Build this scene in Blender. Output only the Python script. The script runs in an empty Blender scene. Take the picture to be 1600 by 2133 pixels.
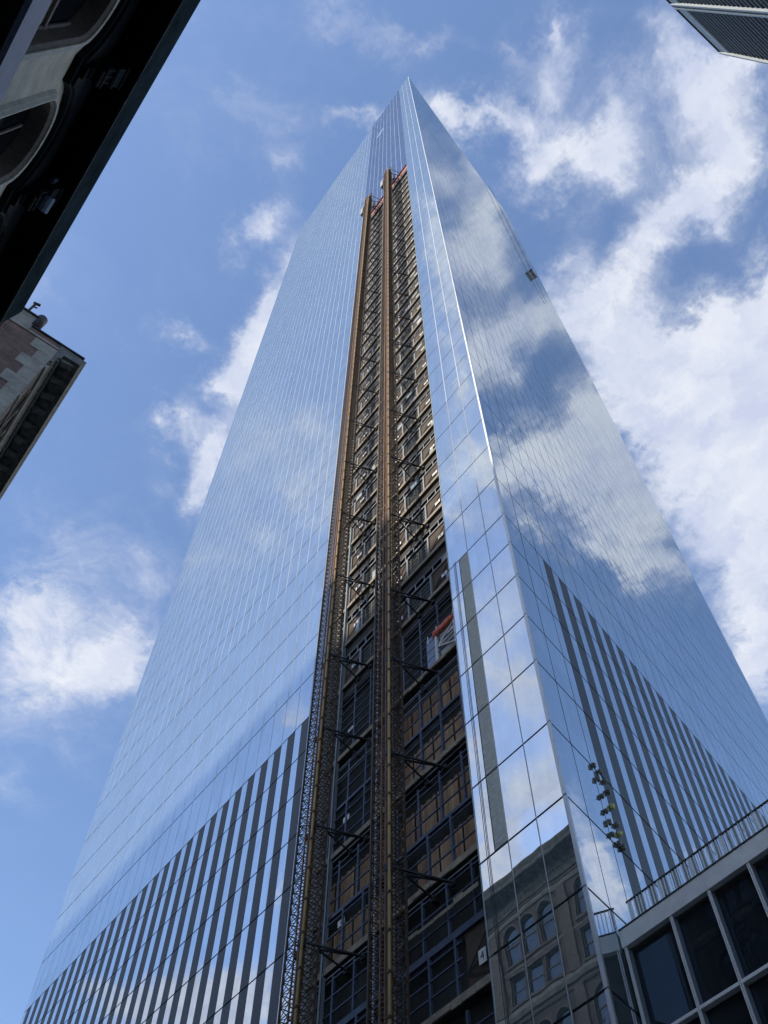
import bpy, math, random
import numpy as np
from mathutils import Vector, Matrix

random.seed(7)
SC = bpy.context.scene
COL = SC.collection

# ------------------------------------------------------------------ camera
F_PX = 1892.3
CAMX = Vector((0.79568333, -0.60570241, 0.00355331))      # image right in world
CAMY = Vector((0.52491226, 0.68660202, -0.50303557))      # image down in world
CAMZ = Vector((0.30225015, 0.40212219, 0.8642584))        # view direction
CAM_H = 1.6
cd = bpy.data.cameras.new('camera')
cam = bpy.data.objects.new('camera', cd)
COL.objects.link(cam)
mw = Matrix.Identity(4)
for i in range(3):
    mw[i][0] = CAMX[i]; mw[i][1] = -CAMY[i]; mw[i][2] = -CAMZ[i]
mw[2][3] = CAM_H
cam.matrix_world = mw
cd.sensor_fit = 'HORIZONTAL'; cd.sensor_width = 36.0
cd.lens = 36.0 * F_PX / 1600.0
cd.clip_start = 0.1; cd.clip_end = 5000
SC.camera = cam

SC.view_settings.view_transform = 'Standard'
SC.view_settings.look = 'None'
SC.view_settings.exposure = 0.0
SC.view_settings.gamma = 1.0
SC.view_settings.use_curve_mapping = False

SUN_EL = math.radians(36)
SUN_DIR = Vector((-math.cos(SUN_EL) * 0.9985, math.cos(SUN_EL) * 0.055, math.sin(SUN_EL)))
sl = bpy.data.lights.new('sun', 'SUN')
sl.energy = 4.8; sl.angle = math.radians(0.5); sl.color = (1.0, 0.90, 0.76)
so = bpy.data.objects.new('sun', sl)
so.rotation_euler = SUN_DIR.to_track_quat('Z', 'Y').to_euler()
so.location = (-50, 0, 80)
COL.objects.link(so)

# ------------------------------------------------------------------ sky with clouds
RN = np.array([0.23899, -0.97102, 0.0])       # outward normal of the tower's right face
def pix_dir(px, py):
    d = (px - 800) * np.array(CAMX) + (py - 1066.5) * np.array(CAMY) + F_PX * np.array(CAMZ)
    return d / np.linalg.norm(d)
def plane_pt(px, py, mir):
    d = pix_dir(px, py)
    if mir == 'L': d = d * np.array([-1, 1, 1])
    if mir == 'R': d = d - 2 * np.dot(d, RN) * RN
    return d[:2] / max(d[2], 0.05)

# cloud masses: (x, y, rx, ry, angle, amount, where)   D seen directly, L / R seen mirrored in the two glass faces
CL = [
 # upper right bank
 (1195, 95, 45, 62, 10, .62, 'D'), (1130, 200, 80, 60, -40, .55, 'D'), (1060, 290, 120, 62, 25, .75, 'D'),
 (965, 262, 70, 40, 30, .50, 'D'), (1095, 385, 70, 55, 20, .62, 'D'), (1230, 300, 110, 60, -20, .58, 'D'),
 (1250, 370, 60, 60, 0, .40, 'D'), (1060, 110, 60, 50, 0, .25, 'D'), (1290, 200, 40, 60, 0, .30, 'D'),
 (1440, 160, 70, 70, -30, .62, 'D'), (1520, 150, 100, 60, 0, .48, 'D'), (1490, 260, 90, 70, -20, .42, 'D'),
 (1575, 300, 60, 60, 0, .40, 'D'), (1380, 60, 50, 60, 0, .25, 'D'),
 (1330, 230, 200, 190, 0, .12, 'D'), (1500, 240, 160, 160, 0, .2, 'D'), (1150, 300, 150, 120, 0, .08, 'D'), (1590, 1400, 80, 90, 0, .55, 'D'), (1300, 850, 80, 60, 0, .4, 'D'),
 # middle right streak
 (1480, 375, 80, 45, -25, .62, 'D'), (1400, 440, 80, 60, -40, .66, 'D'), (1340, 540, 90, 62, -40, .62, 'D'),
 (1270, 640, 85, 70, -30, .60, 'D'), (1190, 650, 60, 70, 0, .42, 'D'), (1500, 420, 60, 50, 0, .40, 'D'),
 (1150, 560, 45, 60, 30, .35, 'D'),
 # large white mass
 (1320, 740, 90, 60, 0, .66, 'D'), (1440, 720, 120, 70, 0, .68, 'D'), (1560, 700, 90, 80, 0, .70, 'D'),
 (1400, 850, 130, 90, 30, .80, 'D'), (1540, 850, 130, 110, 0, .85, 'D'), (1480, 980, 130, 110, 30, .85, 'D'),
 (1590, 1040, 100, 140, 0, .95, 'D'), (1540, 1180, 120, 120, 30, .85, 'D'), (1590, 1290, 80, 110, 20, .70, 'D'),
 (1420, 1060, 70, 90, 30, .50, 'D'), (1380, 940, 60, 70, 30, .55, 'D'),
 # left of the tower
 (545, 650, 42, 62, 25, .90, 'D'), (505, 735, 55, 65, 25, .95, 'D'), (470, 800, 55, 50, 25, .85, 'D'),
 (545, 780, 50, 90, 25, .8, 'D'), (565, 455, 70, 42, -20, .45, 'D'), (530, 495, 45, 42, 0, .38, 'D'), (625, 345, 70, 36, 10, .30, 'D'),
 (375, 880, 40, 45, 0, .45, 'D'), (440, 940, 55, 60, 0, .62, 'D'), (405, 1020, 45, 50, 0, .42, 'D'), (440, 1000, 45, 80, 20, .5, 'D'),
 (375, 672, 45, 24, 0, .28, 'D'), (785, 218, 70, 30, -15, .35, 'D'), (880, 60, 110, 40, 10, .24, 'D'), (650, 25, 80, 40, 0, .22, 'D'),
 (640, 560, 60, 60, 0, .5, 'D'),
 # lower left
 (45, 1270, 80, 50, 10, .46, 'D'), (100, 1350, 150, 80, 5, .42, 'D'), (255, 1330, 140, 80, 0, .42, 'D'), (200, 1400, 180, 80, 0, .25, 'D'), (60, 1240, 130, 60, 0, .3, 'D'), (240, 1180, 140, 90, 0, .2, 'D'), (120, 1520, 140, 70, 0, .18, 'D'), (450, 200, 160, 120, 0, .13, 'D'), (620, 250, 120, 80, 0, .16, 'D'), (700, 60, 200, 60, 0, .16, 'D'),
 (170, 1410, 110, 50, -10, .44, 'D'), (20, 1400, 70, 90, 0, .42, 'D'), (130, 1120, 110, 70, 10, .27, 'D'),
 (300, 1190, 70, 60, 0, .22, 'D'), (20, 1640, 50, 50, 0, .18, 'D'), (310, 1010, 60, 60, 0, .14, 'D'),
 # mirrored in the left face
 (640, 1040, 60, 60, 0, .45, 'L'), (700, 960, 50, 60, 0, .30, 'L'), (470, 1180, 120, 40, -20, .17, 'L'), (560, 1130, 80, 40, -20, .17, 'L'),
 (615, 1480, 36, 36, 0, .48, 'L'), (400, 2080, 80, 50, 0, 1.2, 'L'), (505, 2095, 100, 60, 0, 1.25, 'L'), (270, 2100, 70, 46, 0, 1.0, 'L'), (560, 2060, 60, 60, 0, .7, 'L'),
 (200, 2060, 40, 24, 0, .42, 'L'), (585, 1870, 18, 46, 0, .42, 'L'),
 (560, 930, 90, 140, 20, .16, 'L'), (480, 1020, 120, 160, 20, .16, 'L'), (640, 880, 80, 110, 10, .16, 'L'),
 (935, 600, 50, 60, 0, .60, 'L'), (915, 520, 40, 60, 0, .55, 'L'), (950, 690, 40, 50, 0, .55, 'L'), (900, 440, 36, 60, 0, .45, 'L'),
 (940, 800, 50, 46, 0, .60, 'L'), (960, 900, 40, 40, 0, .34, 'L'), (1000, 960, 62, 52, 0, .80, 'L'), (960, 1080, 60, 60, 0, .58, 'L'),
 (1030, 1080, 50, 50, 0, .30, 'L'), (985, 1290, 50, 70, 0, .46, 'L'), (1080, 1280, 60, 60, 0, .44, 'L'), (1020, 1400, 50, 70, 0, .56, 'L'),
 (1105, 1400, 50, 60, 0, .60, 'L'), (1110, 1480, 50, 50, 0, .42, 'L'), (990, 1560, 50, 70, 0, .60, 'L'), (1090, 1640, 60, 60, 0, .72, 'L'),
 (1160, 1640, 50, 60, 0, .76, 'L'), (1000, 1700, 40, 80, 0, .9, 'L'), (1080, 1740, 60, 50, 0, .9, 'L'), (1030, 1830, 60, 60, 0, .9, 'L'), (1150, 1560, 30, 40, 0, .4, 'L'),
 (1080, 1190, 50, 50, 0, .25, 'L'),
 # mirrored in the right face
 (1150, 930, 80, 50, 30, .45, 'R'), (1090, 920, 50, 50, 40, .46, 'R'), (1280, 990, 110, 62, 35, .66, 'R'),
 (1160, 1000, 90, 50, 40, .70, 'R'), (1080, 980, 50, 50, 0, .60, 'R'), (1240, 1090, 100, 50, 45, .78, 'R'), (1340, 1130, 70, 60, 45, .62, 'R'),
 (1380, 1210, 60, 30, 40, .66, 'R'), (1120, 1110, 70, 26, 45, .48, 'R'), (1290, 1180, 80, 26, 45, .52, 'R'), (1240, 830, 60, 60, 0, .25, 'R'),
 (1220, 1640, 32, 60, 0, .34, 'R'), (1230, 1760, 40, 60, 0, .86, 'R'), (1290, 1850, 60, 44, 0, .55, 'R'), (1250, 1830, 44, 60, 0, .66, 'R'),
 (1440, 1790, 60, 30, 0, .22, 'R'), (1360, 1720, 40, 60, 0, .24, 'R'), (1200, 1690, 30, 30, 0, .34, 'R'),
]
blobs = []
for (x, y, rx, ry, ang, amt, mir) in CL:
    c = plane_pt(x, y, mir)
    J = np.array([(plane_pt(x + 1, y, mir) - plane_pt(x - 1, y, mir)) / 2,
                  (plane_pt(x, y + 1, mir) - plane_pt(x, y - 1, mir)) / 2]).T
    a = math.radians(ang)
    B = J @ np.array([[math.cos(a) * rx, -math.sin(a) * ry], [math.sin(a) * rx, math.cos(a) * ry]])
    U, S, _ = np.linalg.svd(B)
    if np.linalg.det(U) < 0: U[:, 1] *= -1
    blobs.append((c, math.atan2(U[1, 0], U[0, 0]), S * 2.0, amt))
# the same kind of broken cloud carries on over the rest of the sky
rs = random.Random(21)
used = [b[0] for b in blobs]
n = 0
while n < 22:
    r = rs.uniform(.5, 5.5); t = rs.uniform(0, 2 * math.pi)
    c = np.array([r * math.cos(t), r * math.sin(t)])
    if min(np.linalg.norm(c - u) for u in used[:len(CL)]) < .75 + .1 * r: continue
    blobs.append((c, rs.uniform(0, 3.1), np.array([rs.uniform(.25, .5), rs.uniform(.15, .3)]) * (1 + .5 * r), rs.uniform(.5, .9)))
    n += 1

wd = bpy.data.worlds.new('World'); SC.world = wd; wd.use_nodes = True
nt = wd.node_tree; N = nt.nodes; LK = nt.links
for x in list(N): N.remove(x)
def nn(t, **kw):
    o = N.new(t)
    for k, v in kw.items(): setattr(o, k, v)
    return o
def mth(op, a, b=None, c=None, clamp=False):
    m = nn('ShaderNodeMath', operation=op, use_clamp=clamp)
    for i, v in enumerate((a, b, c)):
        if v is None: continue
        if isinstance(v, (int, float)): m.inputs[i].default_value = v
        else: LK.new(v, m.inputs[i])
    return m.outputs[0]
sky = nn('ShaderNodeTexSky', sky_type='NISHITA', sun_disc=False)
sky.sun_elevation = SUN_EL; sky.sun_rotation = math.radians(-87)
sky.altitude = 0; sky.air_density = 1.0; sky.dust_density = 0.6; sky.ozone_density = 2.2
tc = nn('ShaderNodeTexCoord')
sp = nn('ShaderNodeSeparateXYZ'); LK.new(tc.outputs['Generated'], sp.inputs[0])
zc = mth('MAXIMUM', sp.outputs[2], 0.08)
pv = nn('ShaderNodeCombineXYZ')
LK.new(mth('DIVIDE', sp.outputs[0], zc), pv.inputs[0]); LK.new(mth('DIVIDE', sp.outputs[1], zc), pv.inputs[1])
P0 = pv.outputs[0]
def noise(scale, detail, rough, vec=P0, dist=0.0, off=0.0):
    q = nn('ShaderNodeTexNoise'); q.inputs['Scale'].default_value = scale; q.inputs['Detail'].default_value = detail
    q.inputs['Roughness'].default_value = rough; q.inputs['Distortion'].default_value = dist
    v = nn('ShaderNodeVectorMath', operation='ADD'); v.inputs[1].default_value = (off, off * .7, off * .3)
    LK.new(vec, v.inputs[0]); LK.new(v.outputs[0], q.inputs['Vector'])
    return q
wn = noise(8.0, 5, .68, off=3.1)
ws = nn('ShaderNodeVectorMath', operation='SUBTRACT'); ws.inputs[1].default_value = (.5, .5, .5); LK.new(wn.outputs['Color'], ws.inputs[0])
wm = nn('ShaderNodeVectorMath', operation='MULTIPLY'); wm.inputs[1].default_value = (.17, .17, 0); LK.new(ws.outputs[0], wm.inputs[0])
wa = nn('ShaderNodeVectorMath', operation='ADD'); LK.new(P0, wa.inputs[0]); LK.new(wm.outputs[0], wa.inputs[1])
PW = wa.outputs[0]
total = None
for (c, th, S, amt) in blobs:
    mp = nn('ShaderNodeMapping', vector_type='TEXTURE')
    mp.inputs['Location'].default_value = (c[0], c[1], 0)
    mp.inputs['Rotation'].default_value = (0, 0, th)
    mp.inputs['Scale'].default_value = (max(S[0], .01), max(S[1], .01), 1)
    LK.new(PW, mp.inputs['Vector'])
    g = nn('ShaderNodeTexGradient', gradient_type='QUADRATIC_SPHERE'); LK.new(mp.outputs[0], g.inputs[0])
    total = mth('MULTIPLY', g.outputs['Fac'], amt * 1.55) if total is None else mth('MULTIPLY_ADD', g.outputs['Fac'], amt * 1.55, total)
n1 = noise(8.0, 8, .66, vec=P0, dist=.8, off=11.0)
n2 = noise(26.0, 5, .7, vec=PW, dist=1.0, off=5.0)
det = mth('ADD', mth('MULTIPLY', mth('SUBTRACT', n1.outputs['Fac'], .5), 2.3), mth('MULTIPLY', mth('SUBTRACT', n2.outputs['Fac'], .5), .8))
soft = mth('MINIMUM', mth('ADD', mth('MULTIPLY', total, .9), .22), 1.0)
dens = mth('ADD', total, mth('MULTIPLY', det, soft))
mr = nn('ShaderNodeMapRange', interpolation_type='SMOOTHSTEP'); LK.new(dens, mr.inputs[0])
mr.inputs[1].default_value = -0.04; mr.inputs[2].default_value = 1.12; mr.inputs[3].default_value = 0.0; mr.inputs[4].default_value = .94
# thick parts a little greyer and warmer than the thin bright edges
shade = nn('ShaderNodeMix', data_type='RGBA')
n3 = noise(9.0, 3, .6, vec=PW, off=17.0)
mr3 = nn('ShaderNodeMapRange'); LK.new(n3.outputs['Fac'], mr3.inputs[0]); mr3.inputs[1].default_value = .38; mr3.inputs[2].default_value = .66
LK.new(mr3.outputs[0], shade.inputs[0])
shade.inputs[6].default_value = (6.3, 6.9, 8.7, 1); shade.inputs[7].default_value = (8.8, 9.1, 9.8, 1)
tint = nn('ShaderNodeMix', data_type='RGBA', blend_type='MULTIPLY'); tint.inputs[0].default_value = 1.0
LK.new(sky.outputs[0], tint.inputs[6]); tint.inputs[7].default_value = (2.48, 2.50, 2.62, 1)
mx = nn('ShaderNodeMix', data_type='RGBA')
LK.new(mr.outputs[0], mx.inputs[0]); LK.new(tint.outputs[2], mx.inputs[6]); LK.new(shade.outputs[2], mx.inputs[7])
bg = nn('ShaderNodeBackground'); bg.inputs['Strength'].default_value = 0.10
LK.new(mx.outputs[2], bg.inputs['Color'])
wo = nn('ShaderNodeOutputWorld'); LK.new(bg.outputs[0], wo.inputs['Surface'])

# ------------------------------------------------------------------ materials
def mat(name, col, rough=.6, metal=0.0, var=0.0, vscale=3.0, col2=None, bump=0.0, bscale=20.0, spec=.5, streak=False):
    m = bpy.data.materials.new(name); m.use_nodes = True
    t = m.node_tree; b = t.nodes['Principled BSDF']
    b.inputs['Roughness'].default_value = rough; b.inputs['Metallic'].default_value = metal
    b.inputs['Specular IOR Level'].default_value = spec
    b.inputs['Base Color'].default_value = (*col, 1)
    if var > 0 or col2 or bump > 0:
        tcn = t.nodes.new('ShaderNodeTexCoord'); mpn = t.nodes.new('ShaderNodeMapping')
        geo = t.nodes.new('ShaderNodeNewGeometry')
        t.links.new(geo.outputs['Position'], mpn.inputs['Vector'])
        if streak: mpn.inputs['Scale'].default_value = (1, 1, .12)
    if var > 0 or col2:
        ns = t.nodes.new('ShaderNodeTexNoise'); ns.inputs['Scale'].default_value = vscale; ns.inputs['Detail'].default_value = 8
        ns.inputs['Roughness'].default_value = .65
        t.links.new(mpn.outputs[0], ns.inputs['Vector'])
        cr = t.nodes.new('ShaderNodeMapRange'); cr.inputs[1].default_value = .32; cr.inputs[2].default_value = .68
        t.links.new(ns.outputs['Fac'], cr.inputs[0])
        mxn = t.nodes.new('ShaderNodeMix'); mxn.data_type = 'RGBA'
        t.links.new(cr.outputs[0], mxn.inputs[0])
        c2 = col2 if col2 else tuple(c * (1 + var) for c in col)
        c1 = col if col2 else tuple(c * (1 - var) for c in col)
        mxn.inputs[6].default_value = (*c1, 1); mxn.inputs[7].default_value = (*c2, 1)
        t.links.new(mxn.outputs[2], b.inputs['Base Color'])
    if bump > 0:
        nb = t.nodes.new('ShaderNodeTexNoise'); nb.inputs['Scale'].default_value = bscale; nb.inputs['Detail'].default_value = 5
        t.links.new(mpn.outputs[0], nb.inputs['Vector'])
        bp = t.nodes.new('ShaderNodeBump'); bp.inputs['Strength'].default_value = bump; bp.inputs['Distance'].default_value = .02
        t.links.new(nb.outputs['Fac'], bp.inputs['Height']); t.links.new(bp.outputs[0], b.inputs['Normal'])
    return m

def glass_mat(name, col, base, mixv=.87, warp=.007, wscale=.35, blend=.35, top=.92):
    """coated facade glass: a strong clean reflection over a dark body, with the faint waviness of large panes"""
    m = bpy.data.materials.new(name); m.use_nodes = True
    t = m.node_tree; t.nodes.remove(t.nodes['Principled BSDF'])
    out = t.nodes['Material Output']
    gl = t.nodes.new('ShaderNodeBsdfGlossy'); gl.inputs['Roughness'].default_value = 0.0; gl.inputs['Color'].default_value = (*col, 1)
    df = t.nodes.new('ShaderNodeBsdfDiffuse'); df.inputs['Color'].default_value = (*base, 1)
    lw = t.nodes.new('ShaderNodeLayerWeight'); lw.inputs['Blend'].default_value = blend
    rm = t.nodes.new('ShaderNodeMapRange'); rm.inputs[3].default_value = mixv; rm.inputs[4].default_value = top
    t.links.new(lw.outputs['Facing'], rm.inputs[0])
    mxs = t.nodes.new('ShaderNodeMixShader'); t.links.new(rm.outputs[0], mxs.inputs[0])
    t.links.new(df.outputs[0], mxs.inputs[1]); t.links.new(gl.outputs[0], mxs.inputs[2]); t.links.new(mxs.outputs[0], out.inputs['Surface'])
    geo = t.nodes.new('ShaderNodeNewGeometry')
    nb = t.nodes.new('ShaderNodeTexNoise'); nb.inputs['Scale'].default_value = wscale; nb.inputs['Detail'].default_value = 2
    t.links.new(geo.outputs['Position'], nb.inputs['Vector'])
    bp = t.nodes.new('ShaderNodeBump'); bp.inputs['Strength'].default_value = 1.0; bp.inputs['Distance'].default_value = warp
    t.links.new(nb.outputs['Fac'], bp.inputs['Height']); t.links.new(bp.outputs[0], gl.inputs['Normal'])
    # faint dirt film and runs
    dn = t.nodes.new('ShaderNodeTexNoise'); dn.inputs['Scale'].default_value = 1.6; dn.inputs['Detail'].default_value = 8
    mpn = t.nodes.new('ShaderNodeMapping'); mpn.inputs['Scale'].default_value = (1, 1, .35)
    t.links.new(geo.outputs['Position'], mpn.inputs['Vector']); t.links.new(mpn.outputs[0], dn.inputs['Vector'])
    mrn = t.nodes.new('ShaderNodeMapRange'); mrn.inputs[1].default_value = .3; mrn.inputs[2].default_value = .75
    mrn.inputs[3].default_value = 1.0; mrn.inputs[4].default_value = .9
    t.links.new(dn.outputs['Fac'], mrn.inputs[0])
    sn = t.nodes.new('ShaderNodeVectorMath'); sn.operation = 'SNAP'; sn.inputs[1].default_value = (1.41, 1.452, 3.952)
    wnz = t.nodes.new('ShaderNodeTexWhiteNoise'); t.links.new(geo.outputs['Position'], sn.inputs[0]); t.links.new(sn.outputs[0], wnz.inputs['Vector'])
    wr = t.nodes.new('ShaderNodeMapRange'); wr.inputs[3].default_value = .95; wr.inputs[4].default_value = 1.03; t.links.new(wnz.outputs['Value'], wr.inputs[0])
    wmul = t.nodes.new('ShaderNodeMath'); wmul.operation = 'MULTIPLY'; t.links.new(mrn.outputs[0], wmul.inputs[0]); t.links.new(wr.outputs[0], wmul.inputs[1]); mrn = wmul
    cm = t.nodes.new('ShaderNodeMix'); cm.data_type = 'RGBA'; cm.blend_type = 'MULTIPLY'; cm.inputs[0].default_value = 1
    cm.inputs[6].default_value = (*col, 1); t.links.new(mrn.outputs[0], cm.inputs[7]); t.links.new(cm.outputs[2], gl.inputs['Color'])
    return m

M = {}
M['glassL'] = glass_mat('mirror_glass_front', (.70, .745, .785), (.60, .74, .76))
M['glassR'] = M['glassL']
M['glass_dark'] = glass_mat('mirror_glass_darker', (.62, .66, .72), (.16, .18, .19))  # darker reflection and body colour for the panes above the slot
M['glass_white'] = glass_mat('mirror_glass_film', (.95, .97, 1.0), (.55, .6, .62), mixv=.3)
M['glass_pod'] = glass_mat('podium_glass', (.30, .37, .42), (.018, .024, .03), mixv=.10, warp=.006, wscale=.5, blend=.14, top=.34)
M['glass_edge'] = mat('glass_edge_green', (.42, .52, .53), .25, var=.15, vscale=1.2, streak=True)
M['alu'] = mat('anodised_aluminium', (.62, .64, .64), .42, .35, var=.12, vscale=4, streak=True)
M['alu_pale'] = mat('pale_mullion_cap', (.78, .80, .80), .5, .1, var=.05)
M['alu_light'] = mat('light_aluminium', (.80, .79, .76), .5, .1, var=.08, vscale=5)
M['joint'] = mat('dark_joint_gasket', (.018, .020, .024), .8)
M['louver'] = mat('charcoal_louver', (.075, .080, .085), .55, .2, var=.12, vscale=8)
M['mesh_slat'] = mat('grey_metal_mesh', (.62, .63, .58), .6, .0, var=.15, vscale=5)
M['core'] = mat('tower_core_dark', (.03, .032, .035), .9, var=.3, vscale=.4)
M['concrete'] = mat('concrete_slab', (.24, .23, .21), .85, var=.25, vscale=2.2, bump=.4, bscale=12)
M['concrete_edge'] = mat('pale_slab_edge', (.31, .26, .19), .8, var=.3, vscale=3.5)
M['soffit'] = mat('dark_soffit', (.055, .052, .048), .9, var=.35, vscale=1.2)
M['ply'] = mat('dusty_brown_panel', (.075, .052, .034), .8, var=.35, vscale=1.0, bump=.2)
M['stud'] = mat('galvanised_stud', (.24, .25, .255), .5, .4, var=.2, vscale=3)
M['steelblue'] = mat('primed_blue_steel', (.075, .095, .14), .55, .3, var=.3, vscale=3)
M['steeldark'] = mat('dark_steel', (.02, .02, .022), .7, .0)
M['pale_cage'] = mat('pale_cage_metal', (.75, .76, .74), .5)
M['rustsheet'] = mat('weathered_brown_sheet', (.22, .13, .075), .75, col2=(.52, .34, .20), vscale=2.2, streak=True, bump=.3)
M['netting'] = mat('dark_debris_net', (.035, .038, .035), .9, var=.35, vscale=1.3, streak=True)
M['red'] = mat('orange_red_cover', (.42, .09, .05), .7, col2=(.24, .07, .045), vscale=1.4)
M['orange'] = mat('orange_tarp', (.62, .13, .06), .6, var=.3, vscale=4)
M['bluepanel'] = mat('blue_grey_panel', (.24, .30, .42), .5, var=.12, vscale=2)
M['greypanel'] = mat('grey_sheet_panel', (.34, .36, .36), .6, var=.25, vscale=3)
M['white'] = mat('white_painted_sign', (.80, .80, .78), .6)
M['ink'] = mat('black_sign_lettering', (.012, .012, .012), .6)
M['mast'] = mat('brown_mast_steel', (.075, .045, .024), .6, .1, var=.35, vscale=2.5)
M['mastrust'] = mat('rusty_rail_steel', (.27, .125, .05), .65, .1, col2=(.11, .058, .028), vscale=1.8)
M['pole'] = mat('ochre_conduit', (.42, .28, .085), .5, .1, col2=(.27, .17, .055), vscale=1.2)
M['greybox'] = mat('grey_machine_box', (.20, .205, .20), .6, var=.15)
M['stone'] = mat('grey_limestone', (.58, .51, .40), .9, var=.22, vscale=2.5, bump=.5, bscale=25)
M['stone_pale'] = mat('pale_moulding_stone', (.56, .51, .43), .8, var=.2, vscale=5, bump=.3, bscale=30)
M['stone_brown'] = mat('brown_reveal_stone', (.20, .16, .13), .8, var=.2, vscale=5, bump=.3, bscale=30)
M['black'] = mat('black_painted_metal', (.006, .007, .009), .5, .0, var=.3, vscale=2, bump=.3, bscale=9, spec=.08)
M['fascia'] = mat('dark_green_black_cornice', (.030, .042, .048), 1.0, .0, var=.4, vscale=1.2, bump=.3, bscale=5, spec=0.0)
M['ledge'] = mat('sky_tinted_paint', (.10, .13, .20), .35, .2, var=.25, vscale=6, bump=.3, bscale=30)  # blue-grey of the reflected sky put into the base colour
M['oldglass'] = glass_mat('old_window_glass', (.42, .48, .55), (.012, .014, .018), mixv=.10, warp=.01, wscale=1.2, blend=.2, top=.8)
M['blind'] = mat('cream_window_blind', (.42, .38, .31), .8, var=.1)
M['brick'] = mat('red_brown_brick', (.115, .072, .060), .9, var=.25, vscale=1.4)
M['quoin'] = mat('pale_quoin_stone', (.29, .28, .25), .85, var=.3, vscale=1.6, bump=.4, bscale=18)
M['cornice'] = mat('grey_green_metal_cornice', (.13, .135, .13), .7, .0, var=.5, vscale=2.5, bump=.4, bscale=8)
M['trimpink'] = mat('pinkish_terracotta_trim', (.15, .125, .115), .8, var=.3, vscale=4)
M['podium_fascia'] = mat('grey_stone_fascia', (.74, .74, .70), .75, var=.1, vscale=2.5, bump=.15, bscale=40)
M['urgrey'] = mat('grey_steel_spandrel', (.26, .30, .32), .6, .1, var=.1, vscale=1)
M['urdark'] = mat('dark_tower_cladding', (.010, .012, .017), .5, .0, spec=.2)
M['urline'] = mat('dark_grey_fin', (.17, .20, .23), .5, .1)
M['asphalt'] = mat('asphalt', (.05, .05, .052), .9, var=.2, vscale=2, bump=.4, bscale=60)
M['pave'] = mat('concrete_pavement', (.30, .30, .29), .9, var=.15, vscale=1.5, bump=.2, bscale=40)
M['paint'] = mat('road_paint', (.75, .75, .72), .7, var=.15)
M['shade_block_face'] = mat('shade_block_buff', (.28, .24, .20), .9, var=.2, vscale=.5)
M['clampgrey'] = mat('grey_clamp_metal', (.20, .18, .14), .5, .4, var=.3, vscale=9)
M['clampyellow'] = mat('yellow_clamp_plastic', (.60, .62, .16), .5)
# brick coursing by brick texture (courses are far below ten pixels here)
def brickify(m, c1, c2, mort, sc):
    t = m.node_tree; b = t.nodes['Principled BSDF']
    bt = t.nodes.new('ShaderNodeTexBrick'); bt.inputs['Scale'].default_value = sc
    bt.inputs['Color1'].default_value = (*c1, 1); bt.inputs['Color2'].default_value = (*c2, 1); bt.inputs['Mortar'].default_value = (*mort, 1)
    bt.inputs['Brick Width'].default_value = .24; bt.inputs['Row Height'].default_value = .085; bt.inputs['Mortar Size'].default_value = .011
    geo = t.nodes.new('ShaderNodeNewGeometry'); s = t.nodes.new('ShaderNodeSeparateXYZ'); c = t.nodes.new('ShaderNodeCombineXYZ')
    t.links.new(geo.outputs['Position'], s.inputs[0])
    ad = t.nodes.new('ShaderNodeMath'); ad.operation = 'ADD'; t.links.new(s.outputs[0], ad.inputs[0]); t.links.new(s.outputs[1], ad.inputs[1])
    t.links.new(ad.outputs[0], c.inputs[0]); t.links.new(s.outputs[2], c.inputs[1]); t.links.new(c.outputs[0], bt.inputs['Vector'])
    ns = t.nodes.new('ShaderNodeTexNoise'); ns.inputs['Scale'].default_value = .7; ns.inputs['Detail'].default_value = 8; ns.inputs['Roughness'].default_value = .7
    t.links.new(geo.outputs['Position'], ns.inputs['Vector'])
    mrn = t.nodes.new('ShaderNodeMapRange'); mrn.inputs[1].default_value = .3; mrn.inputs[2].default_value = .7; mrn.inputs[3].default_value = .55; mrn.inputs[4].default_value = 1.45
    t.links.new(ns.outputs['Fac'], mrn.inputs[0])
    mxn = t.nodes.new('ShaderNodeMix'); mxn.data_type = 'RGBA'; mxn.blend_type = 'MULTIPLY'; mxn.inputs[0].default_value = 1
    t.links.new(bt.outputs['Color'], mxn.inputs[6]); t.links.new(mrn.outputs[0], mxn.inputs[7]); t.links.new(mxn.outputs[2], b.inputs['Base Color'])
brickify(M['brick'], (.20, .105, .085), (.09, .052, .042), (.20, .17, .15), 1.0)

M['brick_front'] = mat('dimmed_street_brick', (.1, .08, .07), .9)  # brick darkened and greyed to dim its mirror image in the tower
brickify(M['brick_front'], (.135, .105, .095), (.075, .06, .058), (.15, .14, .13), 1.0)

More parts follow.
